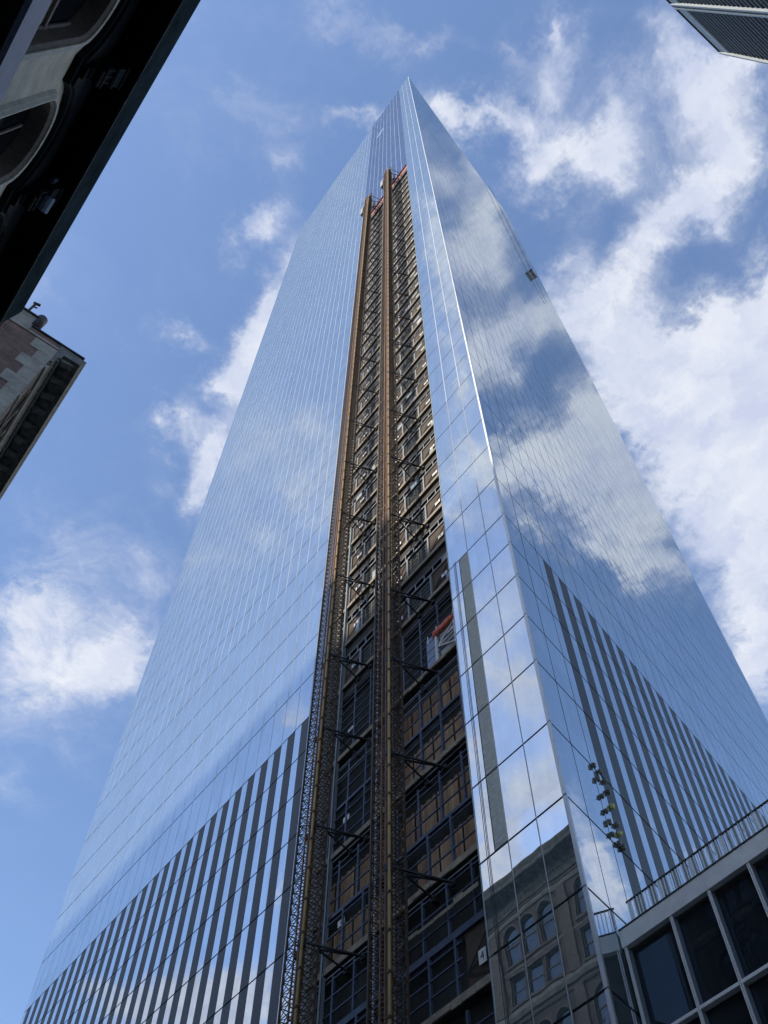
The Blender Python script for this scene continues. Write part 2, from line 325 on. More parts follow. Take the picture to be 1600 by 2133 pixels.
# ------------------------------------------------------------------ mesh helpers
class MB:
    def __init__(s): s.v = []; s.f = []
    def quad(s, *p):
        n = len(s.v); s.v += [tuple(q) for q in p]; s.f.append(tuple(range(n, n + len(p)))); return s
    def hexa(s, p):            # 8 points: bottom 4 then top 4
        n = len(s.v); s.v += [tuple(q) for q in p]
        for f in ((0, 3, 2, 1), (4, 5, 6, 7), (0, 1, 5, 4), (1, 2, 6, 5), (2, 3, 7, 6), (3, 0, 4, 7)): s.f.append(tuple(n + i for i in f))
        return s
    def box(s, x0, x1, y0, y1, z0, z1):
        return s.hexa([(x0, y0, z0), (x1, y0, z0), (x1, y1, z0), (x0, y1, z0), (x0, y0, z1), (x1, y0, z1), (x1, y1, z1), (x0, y1, z1)])
    def bar(s, a, b, w, h=None, sides=4):
        a = Vector(a); b = Vector(b); h = h or w; d = (b - a)
        if d.length < 1e-6: return s
        d.normalize(); up = Vector((0, 0, 1)) if abs(d.z) < .95 else Vector((1, 0, 0))
        r = d.cross(up).normalized(); u = r.cross(d)
        n = len(s.v)
        ang = [math.pi / sides * (2 * k + 1) for k in range(sides)]
        k2 = 1 / math.cos(math.pi / sides) if sides == 4 else 1
        for c in (a, b):
            for t in ang: s.v.append(tuple(c + r * math.cos(t) * w * .5 * k2 + u * math.sin(t) * h * .5 * k2))
        for k in range(sides): s.f.append((n + k, n + (k + 1) % sides, n + sides + (k + 1) % sides, n + sides + k))
        s.f.append(tuple(n + k for k in reversed(range(sides)))); s.f.append(tuple(n + sides + k for k in range(sides)))
        return s
    def extrude_y(s, prof, y0, y1):    # closed (x,z) outline swept along the street
        n = len(s.v); k = len(prof)
        for y in (y0, y1):
            for (x, z) in prof: s.v.append((x, y, z))
        for i in range(k): s.f.append((n + i, n + (i + 1) % k, n + k + (i + 1) % k, n + k + i))
        s.f.append(tuple(n + i for i in reversed(range(k)))); s.f.append(tuple(n + k + i for i in range(k)))
        return s
    def mesh(s, name, m, smooth=False):
        me = bpy.data.meshes.new(name); me.from_pydata(s.v, [], s.f); me.materials.append(m); me.update()
        if smooth:
            for p in me.polygons: p.use_smooth = True
        return me
def link(name, me, parent=None, loc=(0, 0, 0), rot=(0, 0, 0), **props):
    o = bpy.data.objects.new(name, me); COL.objects.link(o)
    if parent is not None:
        o.parent = parent
        top = parent
        while top.parent: top = top.parent
        if parent.type == 'EMPTY': o.matrix_parent_inverse = Matrix.Translation(-Vector(parent.location))
    o.location = loc; o.rotation_euler = rot
    for k, v in props.items(): o[k] = v
    return o
def thing(name, label, cat, loc, group=None):
    o = bpy.data.objects.new(name, None); COL.objects.link(o); o.location = loc; o.empty_display_size = .5
    o['label'] = label; o['category'] = cat
    if group: o['group'] = group
    return o
def tag(o, label, cat, group=None):
    o['label'] = label; o['category'] = cat
    if group: o['group'] = group
    return o

# ------------------------------------------------------------------ ground
o = link('ground', MB().quad((-1500, -1500, -.15), (1500, -1500, -.15), (1500, 1500, -.15), (-1500, 1500, -.15)).mesh('ground', M['pave'])); o['kind'] = 'structure'
o = link('road', MB().quad((2.2, -300, -.146), (14.5, -300, -.146), (14.5, 300, -.146), (2.2, 300, -.146)).mesh('road', M['asphalt'])); o['kind'] = 'structure'
mk = MB()
for k in range(-30, 31): mk.quad((8.2, k * 8, -.142), (8.34, k * 8, -.142), (8.34, k * 8 + 3, -.142), (8.2, k * 8 + 3, -.142))
o = link('road_marking', mk.mesh('road_marking', M['paint'])); o['kind'] = 'structure'
for nm, x0, x1 in (('pavement', -3.2, 2.2), ('pavement', 14.5, 18.9)):
    o = link(nm, MB().box(x0, x1, -300, 300, -.14, 0).mesh(nm, M['pave'])); o['kind'] = 'structure'

# ------------------------------------------------------------------ glass tower
B = 19.0; Y0 = 15.05; MOD = 1.452
T = Vector((0.97102, 0.23899, 0)); NR = Vector((0.23899, -0.97102, 0)); CNR = Vector((B, Y0, 0))
def RF(s, out, z): return CNR + T * s + NR * out + Vector((0, 0, z))
NL, NRC = 38, 34
YL = Y0 + NL * MOD; SR = NRC * MOD
low = [0, 3.2, 6.4, 9.7, 13.0, 16.38, 19.6, 23.16, 26.65, 30.16, 33.23, 36.28, 39.06, 41.82, 45.8, 49.75, 53.66, 57.57, 61.56]
PITCH = 3.952
floors = low + [65.5 + PITCH * k for k in range(59)]
TOP = floors[-1]
tower = thing('glass_tower', 'tall mirror-glass skyscraper with an open unglazed construction slot up its street side', 'skyscraper', (30, 40, 0))

# body behind the skin; the slot is cut back from the street face
SL0, SL1 = 19.42, Y0 + 11 * MOD      # slot from y 19.42 to 32.57
STOP = floors[floors.index(65.5) + 26]
bd = MB()
def foot(y0, y1, x0, z0, z1):         # piece of the plan between two cuts parallel to the right face
    def q(y, x): return (x, y + (x - B) * .23899 / .97102 if False else y, 0)
    bd.box(x0, x0 + 40, y0, y1, z0, z1)
s1 = RF(SR - .1, -.13, 0); c0 = Vector((B + .13, Y0 + .17, 0))
# prism following both faces: street face x = B+.13, right face inset .13
xi = B + .13
yb = Y0 + .17
far = RF(SR - .1, -.13, 0)
def prism(ya, yb2, z0, z1, xin=xi):
    """block of plan from y=ya..yb2 at the street face, running back along the right-face direction"""
    d = T * ((far.x - xi) / T.x)
    a = Vector((xin, ya + (xin - xi) * T.y / T.x, 0)); b = Vector((xin, yb2, 0))
    e = Vector((far.x, yb2, 0)); g = Vector((far.x, far.y + (ya - yb), 0))
    return [a, g, e, b]
def addprism(m, pts, z0, z1):
    m.hexa([(p.x, p.y, z0) for p in pts] + [(p.x, p.y, z1) for p in pts])
bd = MB()
addprism(bd, [Vector((xi, yb, 0)), Vector((far.x, far.y, 0)), Vector((far.x, YL - .1, 0)), Vector((far.x - 0.001, YL - .1, 0))], STOP, TOP) if False else None
# right of the slot (the strip by the corner), deep block behind the slot, left of the slot, and the part above it
addprism(bd, [Vector((xi, yb, 0)), Vector((far.x, far.y, 0)), Vector((far.x, far.y + .6, 0)), Vector((xi, SL0 - .1, 0))], 0, TOP - .05)
addprism(bd, [Vector((20.9, SL0 - .099, 0)), Vector((far.x - .01, far.y + .7, 0)), Vector((far.x - .01, YL - .1, 0)), Vector((20.9, YL - .1, 0))], 0, TOP - .06)
bd.box(xi, 20.899, SL1 + .05, YL - .1, 0, TOP - .07)
bd.box(xi, 20.898, SL0 - .05, SL1 + .04, STOP + .1, TOP - .08)
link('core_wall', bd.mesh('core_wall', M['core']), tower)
# roof slab
rf = MB(); addprism(rf, [Vector((B + .2, Y0 + .3, 0)), RF(SR - .2, -.2, 0), Vector((far.x - .1, YL - .2, 0)), Vector((B + .2, YL - .2, 0))], TOP - .04, TOP + .0)
link('roof', rf.mesh('roof', M['concrete']), tower)

# panes
G_V, G_H = .052, .088
def thin(z): return 1.0 if z < 60 else max(.6, 1.0 - (z - 60) / 260.0)
panes = []     # (size key, corners (8), material)
strips = []
def jit(): return random.uniform(-.0010, .0010)
def paneL(y0, y1, z0, z1, m='glassL', thick=.05):
    a = [jit() for _ in range(4)]
    pts = [(B + a[0], y0, z0), (B + thick, y0, z0), (B + thick, y1, z0), (B + a[1], y1, z0),
           (B + a[2], y0, z1), (B + thick, y0, z1), (B + thick, y1, z1), (B + a[0] + a[3] - a[0], y1, z1)]
    # keep the pane planar: fourth outer corner follows the other three
    pts[7] = (B + a[1] + a[2] - a[0], y1, z1)
    panes.append((((z0 + z1) / 2) ** 2 + (y0) ** 2, pts, m))
def paneR(s0, s1, z0, z1, m='glassR', thick=.05):
    a = [jit() for _ in range(3)]
    P = lambda s, o, z: tuple(RF(s, o, z))
    pts = [P(s0, a[0], z0), P(s1, a[1], z0), P(s1, -thick, z0), P(s0, -thick, z0),
           P(s0, a[2], z1), P(s1, a[1] + a[2] - a[0], z1), P(s1, -thick, z1), P(s0, -thick, z1)]
    panes.append((((z0 + z1) / 2) ** 2 + (s0 + 20) ** 2, pts, m))
def stripL(y0, y1, z0, z1):
    pts = []
    for z in (z0, z1): pts += [(B - .004, y0, z), (B + .045, y0, z), (B + .045, y1, z), (B - .004, y1, z)]
    strips.append((((z0 + z1) / 2) ** 2 + y0 ** 2, pts))
def stripR(s0, s1, z0, z1):
    pts = []
    for z in (z0, z1): pts += [tuple(RF(s0, .004, z)), tuple(RF(s1, .004, z)), tuple(RF(s1, -.045, z)), tuple(RF(s0, -.045, z))]
    strips.append((((z0 + z1) / 2) ** 2 + (s0 + 20) ** 2, pts))
WIN_Z = min(range(len(floors)), key=lambda i: abs(floors[i] - 255.8))
FL_LINE = min(range(len(floors)), key=lambda i: abs(floors[i] - 207.5))
ODD = {(31, 17), (32, 17), (33, 18), (32, 18), (33, 19), (35, 17), (34, 18), (36, 16)}
for fi in range(len(floors) - 1):
    z0, z1 = floors[fi], floors[fi + 1]
    if z1 < 9: continue
    th = thin(z0); gh = G_H * th / 2
    gt = gh
    zl, zu = z0 + gh, z1 - gt
    for c in range(NL):
        y0 = Y0 + c * MOD; y1 = y0 + MOD
        gv = G_V * th / 2
        if 3 <= c < 11 and z0 < STOP - .1: continue
        if c == 0: y0 += .07
        a, b = y0 + gv, y1 - gv
        m = 'glassL'
        if 3 <= c < 12: m = 'glass_dark' if z0 > STOP - .1 else 'glassL'
        if fi == WIN_Z and c in (8, 9): m = 'glass_white'
        if c >= 12 and z1 < 41.9:
            stripL(y0 + .02, y0 + .75, zl, zu)
            paneL(y0 + .77, b, zl, zu)
        elif c == 2 and z1 < 41.9:
            if z0 > 23.1:
                paneL(y0 + .72, 19.44, zl, zu)
            else: paneL(a, 19.44, zl, zu)
        elif c == 2:
            paneL(a, 19.44, zl, zu)
        else: paneL(a, b, zl, zu, m)
    for c in range(NRC):
        s0 = c * MOD; s1 = s0 + MOD
        gv = G_V * th / 2
        if c == 0: s0 += .07
        zz = zl + (.22 if fi == FL_LINE else 0)
        if c >= 2 and z1 < 41.9:
            stripR(s1 - .80, s1 - .02, zl, zu); paneR(s0 + gv, s1 - .82, zl, zu)
        else: paneR(s0 + gv, s1 - gv, zz, zu)
def emit(lst, pname, matsel):
    lst.sort(key=lambda t: t[0])
    rest = {}
    for i, it in enumerate(lst):
        pts = it[1]; m = matsel(it)
        c = sum((Vector(p) for p in pts), Vector()) / 8
        if i < 300:
            me = MB().hexa([tuple(Vector(p) - c) for p in pts]).mesh(pname, M[m])
            link(pname, me, tower, loc=c)
        else: rest.setdefault(m, MB()).hexa(pts)
    return rest
vis = [p for p in panes if True]
r = emit(vis, 'glass_pane', lambda it: it[2])
nm = {'glassL': 'upper_glazing', 'glass_dark': 'dark_glazing', 'glass_white': 'bright_pane'}
for k, mb in r.items():
    o = link(nm.get(k, 'upper_glazing'), mb.mesh('glazing', M[k]), tower)
    if k != 'glass_white': o['kind'] = 'stuff'
    if k == 'glass_dark': o['label'] = 'darker blue glazing above the construction slot'
    if k == 'glass_white': o['label'] = 'two bright white panes near the roof'
r = emit(strips, 'louver_strip', lambda it: 'louver')
for k, mb in r.items():
    o = link('far_louver_strips', mb.mesh('louver_strips', M[k]), tower); o['kind'] = 'stuff'

# vertical caps between panes, street face (bright where the sun reaches them); dark gaskets on the other face
caps = MB()
for c in range(1, NL):
    y = Y0 + c * MOD
    z0 = 41.9 if c >= 12 else (STOP if 3 < c < 12 else 9)
    if c == 3: continue
    if c == 12: z0 = 9
    w0 = .017; zs = [z for z in floors if z >= z0 - .2]
    if z0 < 60: caps.box(B + .006, B + .05, y - .009, y + .009, z0, 61.5); z0 = 61.52  # caps narrowed low down so they read as shaded
    caps.box(B + .006, B + .05, y - w0, y + w0, z0, TOP)
o = link('mullion_caps', caps.mesh('mullion_caps', M['alu_pale']), tower); o['kind'] = 'stuff'
back = MB()
back.box(B + .06, B + .10, SL1 + .06, YL - .05, 0, TOP - .1)
back.box(B + .06, B + .10, Y0 + .2, SL0 - .1, 0, TOP - .1)
back.box(B + .06, B + .10, SL0 - .05, SL1 + .03, STOP + .1, TOP - .1)
back.hexa([tuple(RF(s, o_, z)) for z in (0, TOP - .1) for s, o_ in ((.2, -.06), (SR - .05, -.06), (SR - .05, -.10), (.2, -.10))])
link('gasket_layer', back.mesh('gasket_layer', M['joint']), tower)
# horizontal pale transom glint on upper street floors is left to the gaps; corner post
cp = MB()
cz = [z for z in floors]
for z0, z1 in zip(cz[:-1], cz[1:]):
    if z1 < 9: continue
    a = tuple(Vector((B - .012, Y0 + .065, 0))); b_ = RF(.065, .012, 0); n_ = Vector((B - .012, Y0 - .015, 0))
    ring = [Vector((B - .014, Y0 + .062, 0)), Vector((B - .014, Y0 - .02, 0)), RF(.062, .014, 0), Vector((B + .07, Y0 + .085, 0))]
    cp.hexa([(p.x, p.y, z0 + .02) for p in ring] + [(p.x, p.y, z1 - .02) for p in ring])
link('corner_mullion', cp.mesh('corner_mullion', M['alu']), tower)
# wide grey corner trim on the lower floors, standing just proud of both skins
ct = MB()
for z0, z1 in zip(cz[:-1], cz[1:]):
    if z1 < 9 or z0 > 75: continue
    w = .115 if z0 < 42 else .09
    ring = [Vector((B - .03, Y0 + w, 0)), Vector((B - .03, Y0 - .04, 0)), RF(w * .6, .03, 0), Vector((B + .1, Y0 + .14, 0))]
    ct.hexa([(p.x, p.y, z0 + .03) for p in ring] + [(p.x, p.y, z1 - .03) for p in ring])
link('corner_trim', ct.mesh('corner_trim', M['alu']), tower)

# grey mesh panels on the corner strip
me = MB()
nsl = 11
for k in range(nsl):
    y = 17.99 + .60 * k / (nsl - 1)
    me.box(B - .02, B + .01, y - .012, y + .012, 0, 3.40)
for k in range(17):
    me.box(B - .014, B + .011, 17.985, 18.6, k * .2 + .04, k * .2 + .08)
me.box(B + .012, B + .03, 17.975, 18.61, 0, 3.41)
mm = me.mesh('mesh_screen', M['mesh_slat'])
for fi in range(len(floors) - 1):
    z0, z1 = floors[fi], floors[fi + 1]
    if z0 < 23 or z1 > 42: continue
    o = link('mesh_screen', mm, tower, loc=(0, 0, z0 + .05)); o.scale = (1, 1, (z1 - z0 - .1) / 3.41)
# green glass edge of the overhanging pane, with three thin seal lines
eg = MB()
for fi in range(len(floors) - 1):
    z0, z1 = floors[fi], floors[fi + 1]
    if z0 > STOP - 1 or z1 < 9: continue
    eg.box(B - .012, B + .3, 19.455, 19.50, z0 + .03, z1 - .03)
link('pane_edge', eg.mesh('pane_edge', M['glass_edge']), tower)
sq = MB()
for yy in (18.93, 18.99, 19.07): sq.box(B - .012, B + .0, yy, yy + .012, 9, 42)
link('seal_line', sq.mesh('seal_line', M['joint']), tower)
# left jamb of the slot
link('slot_jamb', MB().box(B - .01, B + 1.2, SL1 - .06, SL1 + .0, 9, STOP).mesh('slot_jamb', M['alu']), tower)

# ------------------------------------------------------------------ the open slot
slabs = [6.4, 13.0, 19.15, 24.3, 30.05, 36.2, 41.8] + [z for z in floors if 42 < z < STOP - 1]
XF, XW = 19.36, 19.50
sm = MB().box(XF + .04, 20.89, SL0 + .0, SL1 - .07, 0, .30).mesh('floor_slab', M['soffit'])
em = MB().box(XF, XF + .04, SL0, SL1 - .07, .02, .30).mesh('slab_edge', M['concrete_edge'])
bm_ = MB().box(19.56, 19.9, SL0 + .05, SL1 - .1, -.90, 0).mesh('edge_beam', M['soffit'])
for z in slabs:
    s_ = link('floor_slab', sm, tower, loc=(0, 0, z))
    e_ = bpy.data.objects.new('slab_edge', em); COL.objects.link(e_); e_.parent = s_
    if z > 41:
        b2 = bpy.data.objects.new('edge_beam', bm_); COL.objects.link(b2); b2.parent = s_
# patchy pale edges low down
pe = random.Random(5)
for z, ya, yb_ in ((30.05, 19.5, 24.2), (36.2, 19.5, 24.2), (19.15, 19.6, 22.2), (22.75, 20.0, 24.3), (24.3, 21.4, 23.8)):
    y = ya
    while y < yb_ - .2:
        w = pe.uniform(.5, 1.25)
        hgt = pe.uniform(.14, .26)
        if pe.random() < .85:
            link('edge_board', MB().box(XF - .05, XF - .003, 0, w - .04, 0, hgt).mesh('edge_board', M['concrete_edge']), tower, loc=(0, y, z + pe.uniform(-.04, .03)))
        y += w
# plain upper bays: back panels, netting, studs, braces, floor signs
def upper_meshes(h):
    g = {}
    top = h - .95
    fr = MB()
    def rails(y0, y1):
        fr.box(XW - .02, XW + .04, y0, y1, top, top + .07); fr.box(XW - .02, XW + .05, y0, y1, top - .62, top - .50)
        y = y0 + .1
        while y < y1: fr.box(XW - .015, XW + .035, y, y + .06, top - .5, top); y += .80
    rails(19.55, 24.95); rails(25.95, 30.9)
    g['stud_frame'] = fr.mesh('stud_frame', M['stud'])
    g['post'] = [MB().box(XW - .05, XW + .05, y, y + .13, .3, top - .62).mesh('post', M['stud']) for y in (21.45, 23.45, 26.22, 28.05, 29.62)]
    pn = MB()
    g['guard_panel'] = [MB().box(XW + .05, XW + .09, a, b, .3, top - .62).mesh('guard_panel', M['ply']) for a, b in ((19.55, 21.43), (23.6, 24.95), (28.2, 29.6), (29.8, 30.9))]
    g['debris_net'] = [MB().box(XW + .10, XW + .12, a, b, .3, top - .62).mesh('debris_net', M['netting']) for a, b in ((21.6, 23.43), (26.37, 28.03))]
    g['guard_cable'] = []
    for a, b in ((21.6, 23.43), (26.37, 28.03)):
        cb = MB()
        for k in range(5): cb.box(XW + .03, XW + .045, a, b, .55 + .36 * k, .575 + .36 * k)
        cb.box(XW + .045, XW + .06, (a + b) / 2, (a + b) / 2 + .03, .5, 2.1)
        g['guard_cable'].append(cb.mesh('guard_cable', M['stud']))
    g['brace'] = []
    for fan in ((21.40, .75, 19.58), (24.93, .75, 23.62), (28.2, 1.6, 29.58)):
        yc, zc_, ye = fan
        ztop = top - .66
        br = MB()
        if yc == 28.2:
            for ze, yy in ((ztop, ye), (.95, ye), (.34, 29.0)): br.bar((XW + .02, yc + .05, zc_), (XW + .02, yy, ze), .032)
        else:
            for ze, yy in ((ztop, ye), (1.35, ye), (.36, ye)): br.bar((XW + .02, yc, zc_), (XW + .02, yy, ze), .032)
        g['brace'].append(br.mesh('brace', M['steeldark']))
    return g
def digits(txt, size):
    cu = bpy.data.curves.new('txt', 'FONT'); cu.body = txt; cu.size = size; cu.align_x = 'CENTER'; cu.align_y = 'CENTER'; cu.extrude = .002
    ob = bpy.data.objects.new('txt', cu); COL.objects.link(ob)
    dg = bpy.context.evaluated_depsgraph_get()
    me = bpy.data.meshes.new_from_object(ob.evaluated_get(dg)); me.name = 'lettering'
    bpy.data.objects.remove(ob); me.materials.clear(); me.materials.append(M['ink'])
    me.transform(Matrix(((0, 0, -1, 0), (-1, 0, 0, 0), (0, 1, 0, 0), (0, 0, 0, 1))))
    return me
plate = MB().box(-.02, 0, -.24, .24, -.15, .15).mesh('floor_sign', M['white'])
platesq = MB().box(-.02, 0, -.19, .19, -.26, .26).mesh('floor_sign', M['white'])
def sign(y, z, txt, me=plate, sz=.24, rt=tower):
    s_ = link('floor_sign', me, tower, loc=(XW - .02, y, z))
    t_ = bpy.data.objects.new('lettering', digits(txt, sz)); COL.objects.link(t_); t_.parent = s_; t_.location = (-.024, 0, 0)
gA = upper_meshes(PITCH)
# soften: vertical order - one set for each storey above z 41
ups = [z for z in slabs if z > 41]
for i, z in enumerate(ups):
    for k, me in gA.items():
        for me_ in (me if isinstance(me, list) else [me]): link(k, me_, tower, loc=(0, 0, z))
    num = str(8 + i)
    sign(20.35, z + 1.15, num, sz=.23)
    sign(24.3, z + 1.15, num, sz=.23); sign(28.72, z + 1.45, num, sz=.23)
rv = random.Random(31)
for i, z in enumerate(ups):
    # odd boards and sheets left leaning at some of the storeys
    if rv.random() < .55:
        y = rv.choice([19.6, 20.3, 21.8, 22.5, 26.5, 27.2, 28.4]); w = rv.uniform(.3, .75); h = rv.uniform(.5, 1.5)
        m_ = rv.choice(['bluepanel', 'greypanel', 'ply', 'rustsheet', 'glass_edge', 'greypanel'])
        link('leaning_board', MB().box(XW - .02, XW + .01, 0, w, 0, h).mesh('leaning_board', M[m_]), tower, loc=(0, y, z + .32))
    if rv.random() < .4:
        y = rv.choice([19.7, 20.5, 22.2, 23.6, 26.4, 27.6, 28.9])
        link('frame_infill', MB().box(XW + .0, XW + .02, 0, .72, 0, .48).mesh('frame_infill', M[rv.choice(['bluepanel', 'glass_edge', 'greypanel'])]), tower, loc=(0, y, z + PITCH - 1.45))
link('hanging_cable', MB().bar((18.9, 24.2, 12), (18.9, 24.25, 163), .03).mesh('hanging_cable', M['steeldark']), tower)
link('hanging_cable', MB().bar((18.9, 29.1, 12), (18.9, 29.12, 163), .03).mesh('hanging_cable', M['steeldark']), tower)
# concrete columns and pale trims running up the slot
link('column', MB().box(19.45, 20.2, 24.98, 25.6, 9, STOP).mesh('column', M['concrete']), tower)
link('column', MB().box(19.45, 20.2, 30.3, 30.9, 9, STOP - 5).mesh('column', M['concrete']), tower)
link('edge_channel', MB().box(19.33, 19.5, 29.72, 29.92, 9, 60).mesh('edge_channel', M['urgrey']), tower)
link('guide_rail', MB().box(19.28, 19.34, 26.12, 26.17, 9, STOP).mesh('guide_rail', M['alu']), tower)
# red cover along the head of the slot
link('red_cover', MB().box(19.2, 19.5, SL0 + .05, SL1 - .1, STOP - 2.4, STOP - .4).mesh('red_cover', M['red']), tower)
link('head_beam', MB().box(19.25, 19.6, SL0 + .05, SL1 - .1, STOP - 4.0, STOP - 2.42).mesh('head_beam', M['steeldark']), tower)
# lower storeys: blue steel grid over brown sheets
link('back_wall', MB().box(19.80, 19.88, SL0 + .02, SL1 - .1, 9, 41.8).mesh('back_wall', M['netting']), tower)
def corr(w, h, n):
    m = MB(); st = w / n
    for i in range(n):
        d0 = .05 if i % 2 else 0; d1 = .05 if (i + 1) % 2 else 0
        y0 = i * st; y1 = y0 + st * .8; y2 = y0 + st
        m.quad((d0, y1, 0), (d0, y0, 0), (d0, y0, h), (d0, y1, h)); m.quad((d1, y2, 0), (d0, y1, 0), (d0, y1, h), (d1, y2, h))
    return m
sheets = []
ZR = ((30.45, 32.3, 'a'), (33.4, 35.1, 'b'), (24.7, 26.4, 'c'), (27.2, 29.0, 'd'))
for z0, z1, _ in ZR:
    h = z1 - z0
    mm = corr(1.34, h, 6).mesh('brown_sheet', M['rustsheet'])
    for k in range(9):
        y = 19.5 + k * MOD
        if z0 > 30 and 4 < k < 8: continue
        if z0 == 24.7 and k in (3,): continue
        link('brown_sheet', mm, tower, loc=(19.70, y + .03, z0))
hz_long = {}
def steelrow(z0, z1, hs, off=0.0, ya=SL0 + .05, yb_=SL1 - .1, m='steelblue'):
    x = XW + random.uniform(-.03, .03)
    y = ya + off
    while y < yb_:
        link('steel_mullion', MB().box(-.06, .06, 0, .10, 0, z1 - z0).mesh('steel_mullion', M[m]), tower, loc=(x, y, z0))
        y += MOD
    for zz in hs:
        link('steel_rail', MB().box(-.03, .03, 0, yb_ - ya, 0, .055).mesh('steel_rail', M[m]), tower, loc=(x - .035, ya, zz))
steelrow(36.5, 41.2, (37.1, 37.75, 38.4, 39.05, 39.7, 40.35, 41.0), .2)
steelrow(33.0, 35.75, (33.02, 33.9, 34.7, 35.45), .5)
steelrow(30.4, 32.9, (30.9, 31.6, 32.3), .5)
steelrow(27.0, 29.7, (27.02, 27.75, 28.45, 29.15, 29.5), .9)
steelrow(24.6, 26.9, (25.2, 25.9, 26.6), .35)
steelrow(21.9, 24.1, (22.5, 23.2, 23.9), .9)
steelrow(19.5, 21.6, (20.1, 20.7, 21.3), .3, ya=21.25)
steelrow(13.5, 18.9, (14.2, 15.2, 16.2, 17.2, 18.2), .3)
link('steel_beam', MB().box(19.45, 19.6, 0, 11.4, 0, .28).mesh('steel_beam', M['steelblue']), tower, loc=(0, SL0 + .1, 21.62))
link('steel_beam', MB().box(19.45, 19.6, 0, 11.4, 0, .16).mesh('steel_beam', M['steelblue']), tower, loc=(0, SL0 + .1, 32.92))
link('steel_beam', MB().box(19.45, 19.6, 0, 11.4, 0, .16).mesh('steel_beam', M['steelblue']), tower, loc=(0, SL0 + .1, 26.9))
for z in (34.9, 29.9, 24.1, 35.6):
    fr = MB(); fr.box(19.44, 19.50, SL0 + .1, SL1 - .2, 0, .05)
    link('top_rail', fr.mesh('top_rail', M['stud']), tower, loc=(0, 0, z))
link('guard_panel', MB().box(19.56, 19.6, 19.5, 21.15, 19.45, 21.6).mesh('guard_panel', M['ply']), tower)
fan = MB()
for ze in (21.55, 20.6, 19.5): fan.bar((19.5, 21.12, 20.05), (19.5, 19.52, ze), .035)
link('brace', fan.mesh('brace', M['steeldark']), tower)
sg = link('floor_sign', platesq, tower, loc=(19.48, 20.28, 20.28))
t_ = bpy.data.objects.new('lettering', digits('4', .42)); COL.objects.link(t_); t_.parent = sg; t_.location = (-.024, 0, 0)
sign(20.35, 37.9, '7'); 
for z, n_ in ((37.9, '7'), (31.9, '6'), (26.3, '5')): sign(28.75, z, n_, sz=.24)
# blue board, framed grey box with orange tarp on the slab at z 36
x0 = 19.42
link('blue_board', MB().box(x0 + .02, x0 + .06, 21.45, 22.15, 36.5, 38.8).mesh('blue_board', M['bluepanel']), tower)
gp = link('grey_board', MB().box(x0 + .06, x0 + .10, 19.6, 21.4, 36.5, 38.4).mesh('grey_board', M['greypanel']), tower)
lf = MB()
lf.bar((x0, 21.37, 36.5), (x0, 21.37, 38.45), .10); lf.bar((x0, 19.93, 36.5), (x0, 19.93, 38.45), .09)
for ze in (38.35, 37.55, 36.7): lf.bar((x0, 21.27, 37.5), (x0, 19.95, ze), .06)
lf.bar((x0, 21.3, 38.45), (x0, 21.3, 39.2), .04); lf.bar((x0, 19.95, 38.45), (x0, 19.95, 39.2), .04); lf.bar((x0, 22.0, 38.4), (x0, 22.0, 39.0), .04)
link('box_frame', lf.mesh('box_frame', M['pale_cage']), tower)
tp = MB(); rr_ = random.Random(3)
prev = None
ny = 14
pr = []
for i in range(ny + 1):
    y = 19.6 + (21.55 - 19.6) * i / ny; h = .34 + rr_.uniform(-.04, .05); d = rr_.uniform(-.03, .03)
    pr.append([(x0 - .1 + d, y, 38.46 - .04 + d), (x0 + .22, y, 38.46), (x0 + .22, y, 38.46 + h), (x0 - .1 + d, y, 38.46 + h + d)])
for a, b in zip(pr[:-1], pr[1:]): tp.hexa([a[0], a[1], b[1], b[0], a[3], a[2], b[2], b[3]])
link('orange_tarp', tp.mesh('orange_tarp', M['orange'], True), tower)

